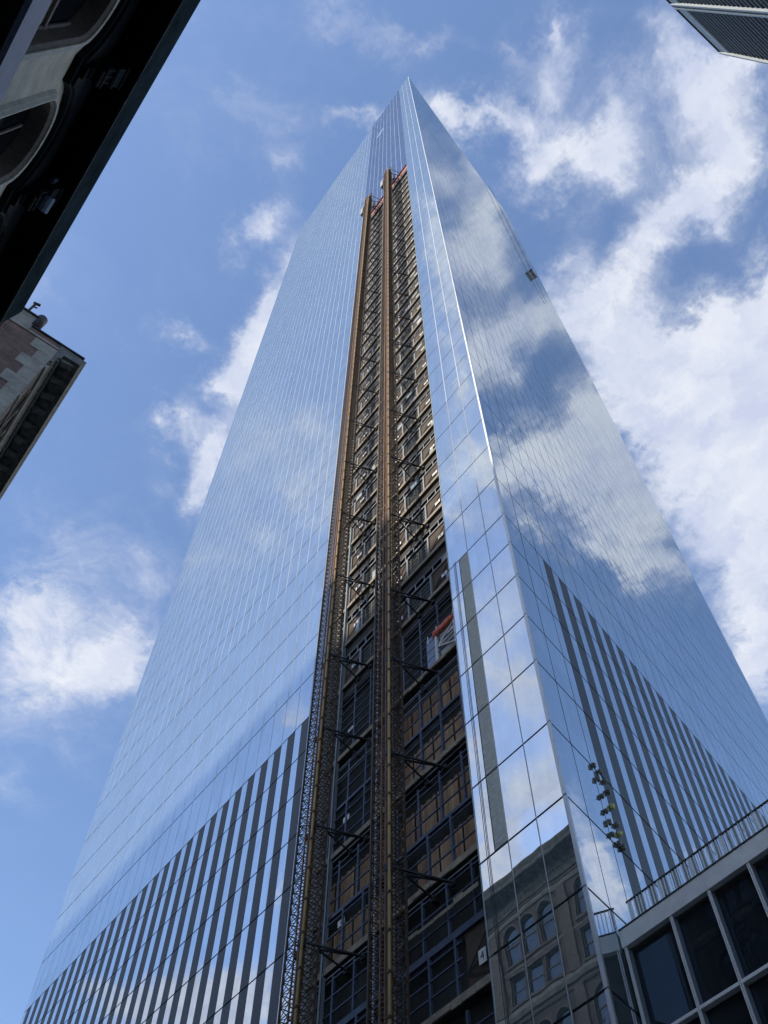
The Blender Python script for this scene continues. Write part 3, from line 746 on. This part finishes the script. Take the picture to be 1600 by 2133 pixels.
# ------------------------------------------------------------------ hoist masts
SEC = 1.508
def mast(y_near, lab, htop=169.0):
    X0, X1 = 17.0, 17.8; YN = y_near; YF = y_near - 1.1          # y_near = side away from the camera (large y)
    t = thing('hoist_mast', lab, 'construction hoist', (17.4, y_near - .55, 0), 'hoist masts standing in front of the open slot')
    m = MB()
    for (x, y) in ((0, 0), (.8, 0), (.8, 1.1), (0, 1.1)): m.box(x - .04, x + .04, y - .04, y + .04, 0, SEC)
    b = SEC / 3
    for k in range(3):
        z = k * b
        for (p, q) in (((0, 0), (.8, 0)), ((.8, 0), (.8, 1.1)), ((.8, 1.1), (0, 1.1)), ((0, 1.1), (0, .42))):
            m.bar((p[0], p[1], z), (q[0], q[1], z), .03)
            m.bar((p[0], p[1], z), (q[0], q[1], z + b), .026); m.bar((q[0], q[1], z), (p[0], p[1], z + b), .026)
    sec = m.mesh('mast_section', M['mast'])
    rk = MB()
    for (x, y) in ((-.02, .14), (-.02, .42), (.26, .14), (.26, .42)): rk.box(x - .03, x + .03, y - .03, y + .03, 0, SEC)
    for k in range(9):
        z = (k + .5) * SEC / 9
        rk.bar((-.02, .14, z), (-.02, .42, z + .06), .026); rk.bar((.26, .14, z), (-.02, .14, z + .06), .022)
    rack = rk.mesh('rack_rail', M['mastrust'])
    cd_ = MB(); cd_.bar((-.02, -.09, 0), (-.02, -.09, SEC), .12, sides=8)
    pole = cd_.mesh('conduit', M['pole'])
    cb = MB(); cb.box(-.10, .06, -.17, -.01, SEC - .09, SEC)
    clampm = cb.mesh('clamp', M['mast'])
    nsec = int((htop - 12) / SEC)
    for k in range(nsec):
        z = htop - (k + 1) * SEC
        s_ = link('mast_section', sec, t, loc=(X0, YF, z))
        for nm_, me in (('rack_rail', rack), ('conduit', pole), ('clamp', clampm)):
            o_ = bpy.data.objects.new(nm_, me); COL.objects.link(o_); o_.parent = s_
    # base portion below the view
    lb = MB()
    for (x, y) in ((0, 0), (.8, 0), (.8, 1.1), (0, 1.1)): lb.box(X0 + x - .04, X0 + x + .04, YF + y - .04, YF + y + .04, 0, htop - nsec * SEC)
    link('base_leg', lb.mesh('base_leg', M['mast']), t)
    # wall ties
    tie = MB()
    A = (19.5, YF - .75, 0); A2 = (19.5, YF + .45, 0)
    tie.bar((.8 + X0, YF, 0), A, .07); tie.bar((X0 + .1, YF - .0, 0.02), A, .07); tie.bar((X0 + .8, YF, -.02), A2, .06)
    tie.box(19.42, 19.56, YF - .85, YF - .6, -.12, .12); tie.box(19.42, 19.7, YF + .35, YF + .55, -.12, .12)
    tie.box(X0 - .06, X0 + .2, YF - .06, YF + .2, -.16, .16); tie.box(X0 + .3, X0 + .62, YF + .7, YF + 1.0, -.1, .18)
    tm = tie.mesh('wall_tie', M['steeldark'])
    for z in [24.1, 29.85, 36.0] + ups[0::2]:
        if z < 163: link('wall_tie', tm, t, loc=(0, 0, z - .25))
    # head: mast tips, sheaves and grey machine boxes
    hd = MB()
    hd.box(X0 + .0, X0 + .12, YF + .9, YF + 1.25, htop - 1.0, htop + 2.2)
    hd.box(X0 + .3, X0 + .6, YF - .1, YF + .1, htop - .5, htop + 3.0)
    hd.bar((X0, YF + 1.1, htop - 2), (X0 - .1, YF + 1.9, htop - 1), .07)
    hd.bar((X0 + .4, YF - .2, htop), (X0 + 2.3, YF - 1.1, htop - 2.6), .09); hd.bar((X0 + .4, YF - .2, htop - 4.2), (X0 + 2.3, YF - 1.1, htop - 4.4), .09)
    hd.bar((X0 + .6, YF - .2, htop - 7.5), (X0 + 2.3, YF - 1.3, htop - 9.4), .09)
    hd.box(X0 + .7, X0 + 1.0, YF - .6, YF - .2, htop - 9, htop - 5.5)
    link('mast_head', hd.mesh('mast_head', M['steeldark']), t)
    link('machine_box', MB().box(X0 - .25, X0 + .35, YF + 1.12, YF + 1.75, htop - 10.5, htop - 6.0).mesh('machine_box', M['greybox']), t)
    return t
mast(28.9, 'brown lattice hoist mast at the left edge of the open slot, the shorter-looking one')
mast(23.3, 'brown lattice hoist mast in the middle of the open slot, rising higher in view')

# ------------------------------------------------------------------ suspended platform and glass clamps on the right face
plt = thing('suspended_platform', 'small grey window-cleaning platform hanging high on the right glass face', 'work platform', RF(40.4, .7, 198.2))
def rbox(m, s0, s1, o0, o1, z0, z1):
    m.hexa([tuple(RF(s, o_, z)) for z in (z0, z1) for s, o_ in ((s0, o1), (s1, o1), (s1, o0), (s0, o0))]); return m
link('cage', rbox(rbox(MB(), 39.5, 41.3, .82, .90, 198.2, 199.3), 39.5, 41.3, .05, .12, 198.2, 199.3).mesh('cage', M['pale_cage']), plt)
link('deck', rbox(MB(), 39.5, 41.3, .125, .815, 198.2, 198.4).mesh('deck', M['greybox']), plt)
link('end_frame', rbox(rbox(MB(), 39.4, 39.49, .05, .9, 198.2, 199.2), 41.31, 41.4, .05, .9, 198.2, 199.2).mesh('end_frame', M['steeldark']), plt)
rp = MB()
for s in (39.6, 41.2): rp.bar(tuple(RF(s, .5, 199.2)), tuple(RF(s, .5, TOP + 1)), .05)
rp.bar(tuple(RF(40.4, .4, 198.1)), tuple(RF(41.0, .2, 180)), .05)
link('rope', rp.mesh('rope', M['steeldark']), plt)
cl = MB()
for zz_ in (-.075, 0, .075):
    w_ = .10 if zz_ == 0 else .075
    cl.box(-w_, w_, -.06, .02, zz_ - .022, zz_ + .022)
cl.box(-.025, .025, -.11, -.05, -.11, .11)
def clampmesh(m): return cl.mesh('pane_clamp', M[m])
c1, c2 = clampmesh('clampgrey'), clampmesh('clampyellow')
rotR = math.atan2(T.y, T.x)
for i, (s, z) in enumerate(((2.90, 26.62), (3.34, 26.62), (3.60, 26.35), (3.64, 25.85), (3.64, 25.13), (3.64, 24.3), (3.66, 23.91), (3.62, 23.3), (3.33, 23.28), (2.95, 23.42), (2.95, 23.95), (2.95, 24.45), (2.95, 25.15), (2.95, 25.98))):
    y_ = i in (4, 6)
    o = link('pane_clamp', c2 if y_ else c1, None, loc=RF(s, .05, z), rot=(0, random.uniform(0, 1), rotR))
    place = ['topmost grey clamp on the left edge', 'grey clamp in the middle of the top edge', 'grey clamp at the top right corner', 'second grey clamp down the right edge',
             'upper yellow clamp on the right edge', 'grey clamp between the two yellow clamps', 'lower yellow clamp on the right edge', 'grey clamp at the bottom right corner',
             'grey clamp in the middle of the bottom edge', 'lowest grey clamp on the left edge', 'fifth grey clamp down the left edge', 'fourth grey clamp down the left edge',
             'third grey clamp down the left edge', 'second grey clamp down the left edge'][i]
    tag(o, place + ' of the clamped tall glass pane', 'clamp', 'clamps round one pane of the right face')

# ------------------------------------------------------------------ podium building (lower right)
PX = 20.5
pod = thing('podium_building', 'low grey stone and dark glass building against the foot of the glass tower', 'building', (30, 5, 0))
def yR(x): return Y0 + (x - B) * T.y / T.x - .02
ZR_ = 18.9
pb = MB(); pb.hexa([(p[0], p[1], z) for z in (0, ZR_ - .55) for p in ((PX + .45, -14), (60, -14), (60, yR(60) - .1), (PX + .45, yR(PX + .45) - .1))])
link('inner_wall', pb.mesh('inner_wall', M['core']), pod)
rf = MB(); rf.hexa([(p[0], p[1], z) for z in (ZR_ - .54, ZR_ - .02) for p in ((PX + .2, -14), (60, -14), (60, yR(60)), (PX + .2, yR(PX + .2)))])
link('roof', rf.mesh('roof', M['concrete']), pod)
pcs = [yR(PX), 12.04, 9.16, 6.28, 3.4, .5, -5, -14]
for a, b in zip(pcs[:-1], pcs[1:]):
    link('fascia_panel', MB().box(PX, PX + .19, b + .006, a - .006, 18.34, 18.88).mesh('fascia_panel', M['podium_fascia']), pod)
link('coping', MB().box(PX - .02, PX + .3, -14, yR(PX) - .02, 18.885, 18.93).mesh('coping', M['steeldark']), pod)
zt = [0, 3.4, 6.8, 10.0, 12.9, 15.64, 18.28]
ym = [15.30] + [13.48 - 1.44 * k for k in range(19)]
pm = {}
for i, y in enumerate(ym):
    w = .085
    mm_ = MB(); mm_.box(PX + .02, PX + .07, y - w * .5, y - w * .16, 0, 18.33); mm_.box(PX + .02, PX + .07, y + w * .16, y + w * .5, 0, 18.33)
    mu_ = link('mullion', mm_.mesh('mullion', M['alu_light']), pod)
    o_ = bpy.data.objects.new('mullion_web', MB().box(PX + .075, PX + .27, y - w * .45, y + w * .45, 0, 18.32).mesh('mullion_web', M['urline'])); COL.objects.link(o_); o_.parent = mu_
for z in zt[1:-1]:
    link('transom', MB().box(PX + .055, PX + .26, -14, 15.25, z - .045, z + .045).mesh('transom', M['alu_light']), pod)
for i in range(len(ym) - 1):
    for z0, z1 in zip(zt[:-1], zt[1:]):
        if z1 < 9: continue
        a, b = ym[i + 1] + .05, ym[i] - .05
        gz = 15 if False else 0
        tl = random.uniform(-.006, .006)
        link('window_pane', MB().hexa([(PX + .27 + tl, a, z0 + .05), (PX + .30 + tl, a, z0 + .05), (PX + .30 - tl, b, z0 + .05), (PX + .27 - tl, b, z0 + .05),
             (PX + .27, a, z1 - .05), (PX + .30, a, z1 - .05), (PX + .30, b, z1 - .05), (PX + .27, b, z1 - .05)]).mesh('window_pane', M['glass_pod']), pod)
rl = thing('railing', 'grey metal baluster railing along the podium roof edge', 'railing', (PX + .7, 10, ZR_))
link('top_rail', MB().box(PX + .68, PX + .73, -14, 15.36, 20.16, 20.21).mesh('top_rail', M['steeldark']), rl)
link('bottom_rail', MB().box(PX + .68, PX + .73, -14, 15.36, 19.0, 19.03).mesh('bottom_rail', M['alu']), rl)
bal = MB().box(PX + .69, PX + .72, -.013, .013, 19.03, 20.16).mesh('baluster', M['alu_light'])
for k in range(110): link('baluster', bal, rl, loc=(0, 15.30 - .126 * k, 0))
pst = MB().box(PX + .68, PX + .73, -.02, .02, 18.88, 20.16).mesh('post', M['alu'])
for k in range(12): link('post', pst, rl, loc=(.0, 15.30 - 1.26 * k - .063, 0))

# ------------------------------------------------------------------ dark corniced building overhead (upper left)
old = thing('corniced_building', 'old stone building with a black overhanging cornice and arched windows, upper left', 'building', (-8, 0, 0))
WX = -3.9
YE = 11.05
def arch(yc, hw, zs, rise, n=14):
    return [(yc - hw * math.cos(math.pi * i / n), zs + rise * math.sin(math.pi * i / n)) for i in range(n + 1)]
cents = [6.13 + 2.94 * k for k in range(-6, 2)]
HW, ZS, RISE = .80, 19.9, .85
wall = MB()
ztop_w = 22.5
for yc in cents:
    a = arch(yc, HW, ZS, RISE)
    for (p, q) in zip(a[:-1], a[1:]): wall.quad((WX, p[0], p[1]), (WX, p[0], ztop_w), (WX, q[0], ztop_w), (WX, q[0], q[1]))
edges = [-14.0] + [v for yc in cents for v in (yc - HW, yc + HW)] + [YE - .15]
for i in range(0, len(edges), 2): wall.quad((WX, edges[i], 0), (WX, edges[i], ztop_w), (WX, edges[i + 1], ztop_w), (WX, edges[i + 1], 0))
for yc in cents: wall.quad((WX, yc - HW, 0), (WX, yc - HW, 16.2), (WX, yc + HW, 16.2), (WX, yc + HW, 0))
wall.quad((WX, YE - .15, 0), (WX, YE - .15, ztop_w + .8), (-16, YE - .15, ztop_w + .8), (-16, YE - .15, 0))
wall.quad((WX, -14, 0), (-16, -14, 0), (-16, -14, ztop_w + .8), (WX, -14, ztop_w + .8))
wall.quad((-16, -14, 0), (-16, YE - .15, 0), (-16, YE - .15, ztop_w + .8), (-16, -14, ztop_w + .8))
link('wall', wall.mesh('wall', M['stone']), old)
link('roof', MB().box(-16, WX - .2, -14, YE - .15, 23.3, 23.4).mesh('roof', M['concrete']), old)
def sweep_arch(yc, prof, n=16, hw=HW, zs=ZS, rise=RISE, zb=16.2):
    """moulding of profile (outset d, x) swept up one jamb, over the arch, down the other"""
    m = MB()
    path = [(-1, zb, 0)] + [(None, i, n) for i in range(n + 1)] + [(1, zb, 0)]
    rings = []
    for pth in path:
        ring = []
        for (d, x) in prof:
            if pth[0] is None:
                t = math.pi * pth[1] / n
                ring.append((x, yc - (hw + d) * math.cos(t), zs + (rise + d) * math.sin(t)))
            else: ring.append((x, yc + pth[0] * (hw + d), pth[1]))
        rings.append(ring)
    k = len(prof)
    for r0, r1 in zip(rings[:-1], rings[1:]):
        for j in range(k - 1): m.quad(r0[j], r0[j + 1], r1[j + 1], r1[j])
    return m
for yc in cents:
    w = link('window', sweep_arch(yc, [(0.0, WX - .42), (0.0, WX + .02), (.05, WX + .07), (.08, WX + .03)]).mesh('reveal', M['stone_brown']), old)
    def sub(nm_, me):
        o_ = bpy.data.objects.new(nm_, me); COL.objects.link(o_); o_.parent = w; return o_
    sub('moulding', sweep_arch(yc, [(.08, WX + .0), (.08, WX + .10), (.13, WX + .12), (.17, WX + .06), (.21, WX + .08), (.25, WX + .0)]).mesh('moulding', M['stone_pale']))
    g = MB(); a = arch(yc, HW - .01, ZS, RISE - .01)
    g.quad(*[(WX - .32, p[0], p[1]) for p in a], (WX - .32, yc + HW - .01, 18.7), (WX - .32, yc - HW + .01, 18.7))
    sub('pane', g.mesh('pane', M['oldglass']))
    sub('blind', MB().box(WX - .34, WX - .30, yc - HW, yc + HW, 16.2, 18.66).mesh('blind', M['blind']))
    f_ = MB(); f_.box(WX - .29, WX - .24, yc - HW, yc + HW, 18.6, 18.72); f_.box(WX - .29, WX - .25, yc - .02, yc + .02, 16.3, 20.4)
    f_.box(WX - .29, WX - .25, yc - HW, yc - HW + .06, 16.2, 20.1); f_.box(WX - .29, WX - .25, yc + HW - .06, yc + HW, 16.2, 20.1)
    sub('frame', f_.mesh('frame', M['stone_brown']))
# black frieze whose lower edge follows the arches
fz = MB(); XZ = WX + .14
HO, RO = HW + .42, RISE + .36
allp = []
for yc in cents:
    a = arch(yc, HO, ZS + .15, RO, 16)
    allp += a
pz = [(-14.0, 20.35)] + allp + [(YE - .15, 20.35)]
for p, q in zip(pz[:-1], pz[1:]):
    zp, zq = max(p[1], 20.35), max(q[1], 20.35)
    fz.quad((XZ, p[0], zp), (XZ, p[0], 22.55), (XZ, q[0], 22.55), (XZ, q[0], zq))
    fz.quad((WX - .01, p[0], zp), (XZ, p[0], zp), (XZ, q[0], zq), (WX - .01, q[0], zq))
    fz.quad((XZ, p[0], zp + .10), (XZ + .06, p[0], zp + .13), (XZ + .06, q[0], zq + .13), (XZ, q[0], zq + .10))
    fz.quad((XZ + .06, p[0], zp + .13), (XZ, p[0], zp + .22), (XZ, q[0], zq + .22), (XZ + .06, q[0], zq + .13))
link('frieze', fz.mesh('frieze', M['black']), old)
prof = [(WX + .1, 22.5), (-3.14, 22.5), (-3.12, 22.44), (-3.08, 22.44), (-3.07, 22.62), (-3.10, 22.72), (-3.09, 23.0), (-3.05, 23.35), (-3.01, 23.7), (-3.00, 23.95), (-3.3, 24.0), (WX - .3, 24.0)]
co = link('cornice', MB().extrude_y(prof, -14, 11.27).mesh('cornice', M['fascia']), old)
# soffit panel, black, just under the cornice
lm = bpy.data.objects.new('lip_moulding', MB().box(-3.095, -3.078, -14, 11.26, 22.45, 22.60).mesh('lip_moulding', M['cornice'])); COL.objects.link(lm); lm.parent = co  # paler strip painting the highlight along the cornice lip
sf = bpy.data.objects.new('soffit', MB().box(WX + .15, -3.15, -14, 11.2, 22.47, 22.49).mesh('soffit', M['black'])); COL.objects.link(sf); sf.parent = co
# scrolled brackets between the windows
def bracket():
    m = MB()
    rg = random.Random(1)
    pts = [(0, 22.45, .46), (.42, 22.45, .46), (.46, 22.2, .44), (.40, 21.95, .40), (.30, 21.7, .36), (.24, 21.45, .34), (.28, 21.3, .36), (.26, 21.1, .30), (.14, 20.95, .24), (.0, 20.9, .2)]
    for (p, q) in zip(pts[:-1], pts[1:]):
        m.quad((p[0], -p[2] / 2, p[1]), (p[0], p[2] / 2, p[1]), (q[0], q[2] / 2, q[1]), (q[0], -q[2] / 2, q[1]))
        for s in (-1, 1): m.quad((0, s * p[2] / 2, p[1]), (p[0], s * p[2] / 2, p[1]), (q[0], s * q[2] / 2, q[1]), (0, s * q[2] / 2, q[1]))
    for z, x, w in ((22.3, .46, .5), (21.85, .38, .46), (21.3, .3, .42), (21.05, .28, .34)):
        m.bar((x, -w / 2, z), (x, w / 2, z), .11, sides=8)
    for s in (-.14, 0, .14): m.bar((.44, s, 22.2), (.26, s, 21.4), .05, sides=6)
    m.box(0, .12, -.12, .12, 20.66, 20.9)
    return m.mesh('bracket', M['black'])
bmh = bracket()
for yc in cents: link('bracket', bmh, old, loc=(XZ - .02, yc - 1.47, 0))
# drum lamp housing by the further bracket
dl = MB(); dl.bar((-3.5, 7.3, 22.3), (-3.5, 7.3, 22.0), .1, sides=10); dl.bar((-3.42, 7.55, 21.9), (-3.42, 7.9, 21.8), .34, sides=14)
link('drum', dl.mesh('drum', M['ledge']), old)
# projecting lower ledge: fascia coloured by the reflected sky, black underneath
led = link('ledge', MB().box(-2.66, -2.6, -14, 9.5, 11.5, 12.08).mesh('ledge', M['ledge']), old)
ub = bpy.data.objects.new('underside', MB().box(WX - .05, -2.66, -14, 9.5, 11.5, 12.0).mesh('underside', M['black'])); COL.objects.link(ub); ub.parent = led

# ------------------------------------------------------------------ brick building further along
br = thing('brick_building', 'brown brick building with pale corner quoins and a heavy cornice, left edge', 'building', (-10, 40, 0))
BX, BY, BZ = -3.4, 22.2, 44.1
YB = 62
bw = MB()
# party wall and back
bw.quad((BX, BY, 0), (BX, BY, BZ + .2), (-26, BY, BZ + .2), (-26, BY, 0))
bw.quad((-26, BY, 0), (-26, BY, BZ + .2), (-26, YB, BZ + .2), (-26, YB, 0))
bw.quad((BX, YB, 0), (-26, YB, 0), (-26, YB, BZ + .2), (BX, YB, BZ + .2))
link('brick_wall', bw.mesh('brick_wall', M['brick']), br)
link('roof', MB().box(-25.9, BX + .2, BY + .1, YB, BZ + .0, BZ + .15).mesh('roof', M['concrete']), br)
# raised parapet with coping, chimney pot pipe and vent
link('parapet', MB().box(-26, -5.1, BY + .002, BY + .5, BZ + .2, BZ + 1.75).mesh('parapet', M['quoin']), br)
link('parapet', MB().box(-5.1, -3.2, BY + .002, BY + .4, BZ + .21, BZ + .62).mesh('parapet', M['brick']), br)
link('coping', MB().box(-26, -5.02, BY - .08, BY + .6, BZ + 1.752, BZ + 1.88).mesh('coping', M['steeldark']), br)
link('coping', MB().box(-5.0, -2.2, BY - .08, BY + .45, BZ + .622, BZ + .74).mesh('coping', M['steeldark']), br)
pp = MB(); pp.bar((-5.0, BY + .2, BZ + .9), (-5.0, BY + .2, BZ + 2.3), .55, sides=14)
link('chimney_pot', pp.mesh('chimney_pot', M['steeldark'], True), br)
pp = MB(); pp.bar((-5.75, BY + .1, BZ + 1.8), (-5.75, BY + .1, BZ + 3.2), .13, sides=8); pp.bar((-5.85, BY + .1, BZ + 3.2), (-5.55, BY + .1, BZ + 3.35), .16, sides=8); pp.bar((-5.75, BY + .1, BZ + 2.8), (-5.55, BY + .1, BZ + 2.9), .08, sides=6)
link('vent_pipe', pp.mesh('vent_pipe', M['steeldark']), br)
# quoins: long and short blocks alternating up the corner
zq = 20.0; k = 0
ra = random.Random(9)
while zq < BZ - .2:
    h = 1.0
    w = 1.18 if k % 2 else .70
    link('quoin_stone', MB().box(BX - w + ra.uniform(-.03, .03), BX - .004, BY - .035, BY + .05, zq + .008, min(zq + h, BZ + .19) - .008).mesh('quoin_stone', M['quoin']), br)
    zq += h; k += 1
# stained grey render band between brick and parapet
link('band_course', MB().box(-26, BX - .01, BY - .05, BY - .037, BZ - .02, BZ + .19).mesh('band_course', M['quoin']), br)
# street wall with window openings
bays = [23.3, 28.9, 35.7, 42.5, 49.3, 56.1]
BAYW = 5.2
rows = []
zf = 44.1
tiers = [(39.15, 41.75, True), (36.25, 38.35, False), (31.6, 34.3, True), (28.4, 30.5, False), (23.8, 26.5, True), (20.5, 22.6, False), (15.5, 18.5, True)]
fw = MB()
ycuts = [BY]
wins = []
for b0 in bays:
    nw = 3; ww = BAYW / nw
    if b0 == 23.3: nw = 3; ww = 4.0 / 3
    for j in range(nw): wins.append((b0 + j * ww + .14, b0 + (j + 1) * ww - .14))
cur = BY
for (a, b) in wins:
    fw.quad((BX, cur, 0), (BX, a, 0), (BX, a, BZ), (BX, cur, BZ)); cur = b
fw.quad((BX, cur, 0), (BX, YB, 0), (BX, YB, BZ), (BX, cur, BZ))
for (a, b) in wins:
    zz = 0
    for (z0, z1, ar) in sorted(tiers):
        fw.quad((BX, a, zz), (BX, b, zz), (BX, b, z0), (BX, a, z0))
        if ar:
            hw = (b - a) / 2; zs = z1 - hw; pa = arch((a + b) / 2, hw, zs, hw, 8)
            for p, q in zip(pa[:-1], pa[1:]): fw.quad((BX, p[0], p[1]), (BX, q[0], q[1]), (BX, q[0], z1 + .001), (BX, p[0], z1 + .001))
        zz = z1
    fw.quad((BX, a, zz), (BX, b, zz), (BX, b, BZ), (BX, a, BZ))
link('street_wall', fw.mesh('street_wall', M['brick_front']), br)
bwm = {}
for (a, b) in wins:
    for (z0, z1, ar) in tiers:
        key = (round(b - a, 3), round(z1 - z0, 3), ar)
        if key not in bwm:
            W_, H_ = b - a, z1 - z0
            fr = MB(); fr.box(-.12, .05, -.10, 0, 0, H_ - (W_ / 2 if ar else 0)); fr.box(-.12, .05, W_, W_ + .10, 0, H_ - (W_ / 2 if ar else 0))
            fr.box(-.1, .10, -.16, W_ + .16, -.16, 0)
            if ar:
                pa = arch(W_ / 2, W_ / 2, H_ - W_ / 2, W_ / 2, 10); po = arch(W_ / 2, W_ / 2 + .13, H_ - W_ / 2, W_ / 2 + .13, 10)
                for i in range(10):
                    fr.hexa([(-.12, *pa[i]), (.05, *pa[i]), (.05, *pa[i + 1]), (-.12, *pa[i + 1]), (-.12, *po[i]), (.05, *po[i]), (.05, *po[i + 1]), (-.12, *po[i + 1])])
            else: fr.box(-.1, .09, -.16, W_ + .16, H_, H_ + .18)
            pn = MB(); pn.quad((-.2, 0, 0), (-.2, W_, 0), (-.2, W_, H_), (-.2, 0, H_))
            sh = MB(); sh.box(-.19, -.15, 0, W_, H_ * .48, H_ * .48 + .06); sh.box(-.19, -.15, 0, .06, 0, H_); sh.box(-.19, -.15, W_ - .06, W_, 0, H_)
            bwm[key] = (fr.mesh('window', M['trimpink']), pn.mesh('pane', M['oldglass']), sh.mesh('sash', M['stone_brown']))
        f_, p_, s_ = bwm[key]
        w_ = link('window', f_, br, loc=(BX, a, z0))
        for nm_, me in (('pane', p_), ('sash', s_)):
            o_ = bpy.data.objects.new(nm_, me); COL.objects.link(o_); o_.parent = w_
for z, d, h, m_ in ((35.35, .22, .5, 'quoin'), (34.9, .12, .22, 'trimpink'), (41.98, .16, .3, 'quoin'), (42.45, .1, .16, 'trimpink'), (27.4, .22, .5, 'quoin'), (19.4, .22, .5, 'quoin'), (38.6, .08, .14, 'quoin')):
    link('string_course', MB().extrude_y([(BX, z), (BX + d * .6, z), (BX + d, z + h * .5), (BX + d, z + h), (BX, z + h)], BY + .0, YB).mesh('string_course', M[m_]), br)
for b0 in bays:
    yy = b0 + BAYW + .35
    if b0 == 23.3: yy = 27.75
    for a, b in ((36.0, 41.9), (28.1, 35.0)):
        link('pilaster', MB().box(BX + .003, BX + .14, yy, yy + .85, a, b).mesh('pilaster', M['trimpink']), br)
# cornice with modillions and dentils
CXT = -2.02
cp_ = [(BX, 42.75), (BX + .12, 42.75), (BX + .18, 43.05), (BX + .22, 43.1), (BX + .22, 43.5), (BX + .34, 43.62), (BX + .34, 43.95), (CXT - .22, 44.0), (CXT - .16, 43.93), (CXT - .12, 44.0), (CXT - .11, 44.2), (CXT - .05, 44.35), (CXT, 44.5), (CXT, 44.62), (BX, 44.75)]
co = link('cornice', MB().extrude_y(cp_, BY - .02, YB).mesh('cornice', M['cornice']), br)
# return of the cornice onto the party wall corner
dm = MB().box(0, .09, 0, .13, 0, .16).mesh('dentil', M['cornice'])
k = 0; y = BY + .05
while y < 38:
    o_ = bpy.data.objects.new('dentil', dm); COL.objects.link(o_); o_.parent = co; o_.location = (BX + .225, y, 43.2); y += .27
mdm = MB(); mdm.extrude_y([(0, -.26), (.10, -.30), (.5, -.16), (.66, -.12), (.66, 0), (0, 0)], 0, .30)
mdm = mdm.mesh('modillion', M['cornice'])
y = BY + .15
while y < YB - 1:
    o_ = bpy.data.objects.new('modillion', mdm); COL.objects.link(o_); o_.parent = co; o_.location = (BX + .345, y, 43.94); y += 1.02
cf = MB().box(0, .5, 0, .52, 0, .05).mesh('coffer', M['cornice'])
y = BY + .57
while y < 40:
    o_ = bpy.data.objects.new('coffer', cf); COL.objects.link(o_); o_.parent = co; o_.location = (BX + .45, y, 43.90); y += 1.02

# ------------------------------------------------------------------ dark tower corner (upper right)
ur = thing('dark_tower', 'dark steel tower with pale bands and fine fins, its top corner entering upper right', 'skyscraper', (30, -50, 0))
UY, UX, UZ = -30.8, 60.0, 204.8
link('body', MB().box(5, UX - .3, UY - 60, UY - .4, 0, UZ - .3).mesh('body', M['urdark']), ur)
link('parapet_band', MB().box(5, UX, UY - .2, UY, UZ - 6.0, UZ - .35).mesh('parapet_band', M['urgrey']), ur)
link('roof_edge', MB().box(5, UX + .1, UY - .3, UY + .25, UZ - .34, UZ).mesh('roof_edge', M['urdark']), ur)
for x in (45.9, 46.9, UX - .25):
    link('column', MB().box(x, x + .42, UY - .2, UY + .35, 0, UZ - .36).mesh('column', M['urgrey']), ur)
link('column_groove', MB().box(46.33, 46.89, UY - .2, UY + .1, 0, UZ - .36).mesh('column_groove', M['urdark']), ur)
for x in (31.6, 32.6, 17.3, 18.3):
    link('column', MB().box(x, x + .42, UY - .2, UY + .35, 0, UZ - .36).mesh('column', M['urgrey']), ur)
fm = MB(); fm.box(5, UX - .4, UY - .35, UY - .05, 0, .30); fn = fm.mesh('fin', M['urline'])
z = UZ - 7.0; k = 0
while z > 60:
    link('fin', fn, ur, loc=(0, 0, z)); z -= 2.0 if k % 2 else 2.3; k += 1
link('sill_line', MB().box(UX - .5, UX + .25, UY - .6, UY - .1, 0, UZ - .4).mesh('sill_line', M['urdark']), ur)

# ------------------------------------------------------------------ unseen block added to shade the low storeys, hidden behind the old buildings
ob_ = thing('shade_block', 'unseen buff block added behind the old buildings to shade the low storeys', 'building', (-110, 50, 0))
link('wall', MB().box(-135, -100, -60, 220, 0, 134).mesh('wall', M['shade_block_face']), ob_)
wm_ = MB()
for j in range(28):
    for i in range(70): wm_.box(-100, -99.95, -58 + i * 4, -56 + i * 4, 4 + j * 4.4, 6.4 + j * 4.4)
o = link('shade_block_grid', wm_.mesh('shade_block_grid', M['oldglass']), ob_); o['kind'] = 'stuff'
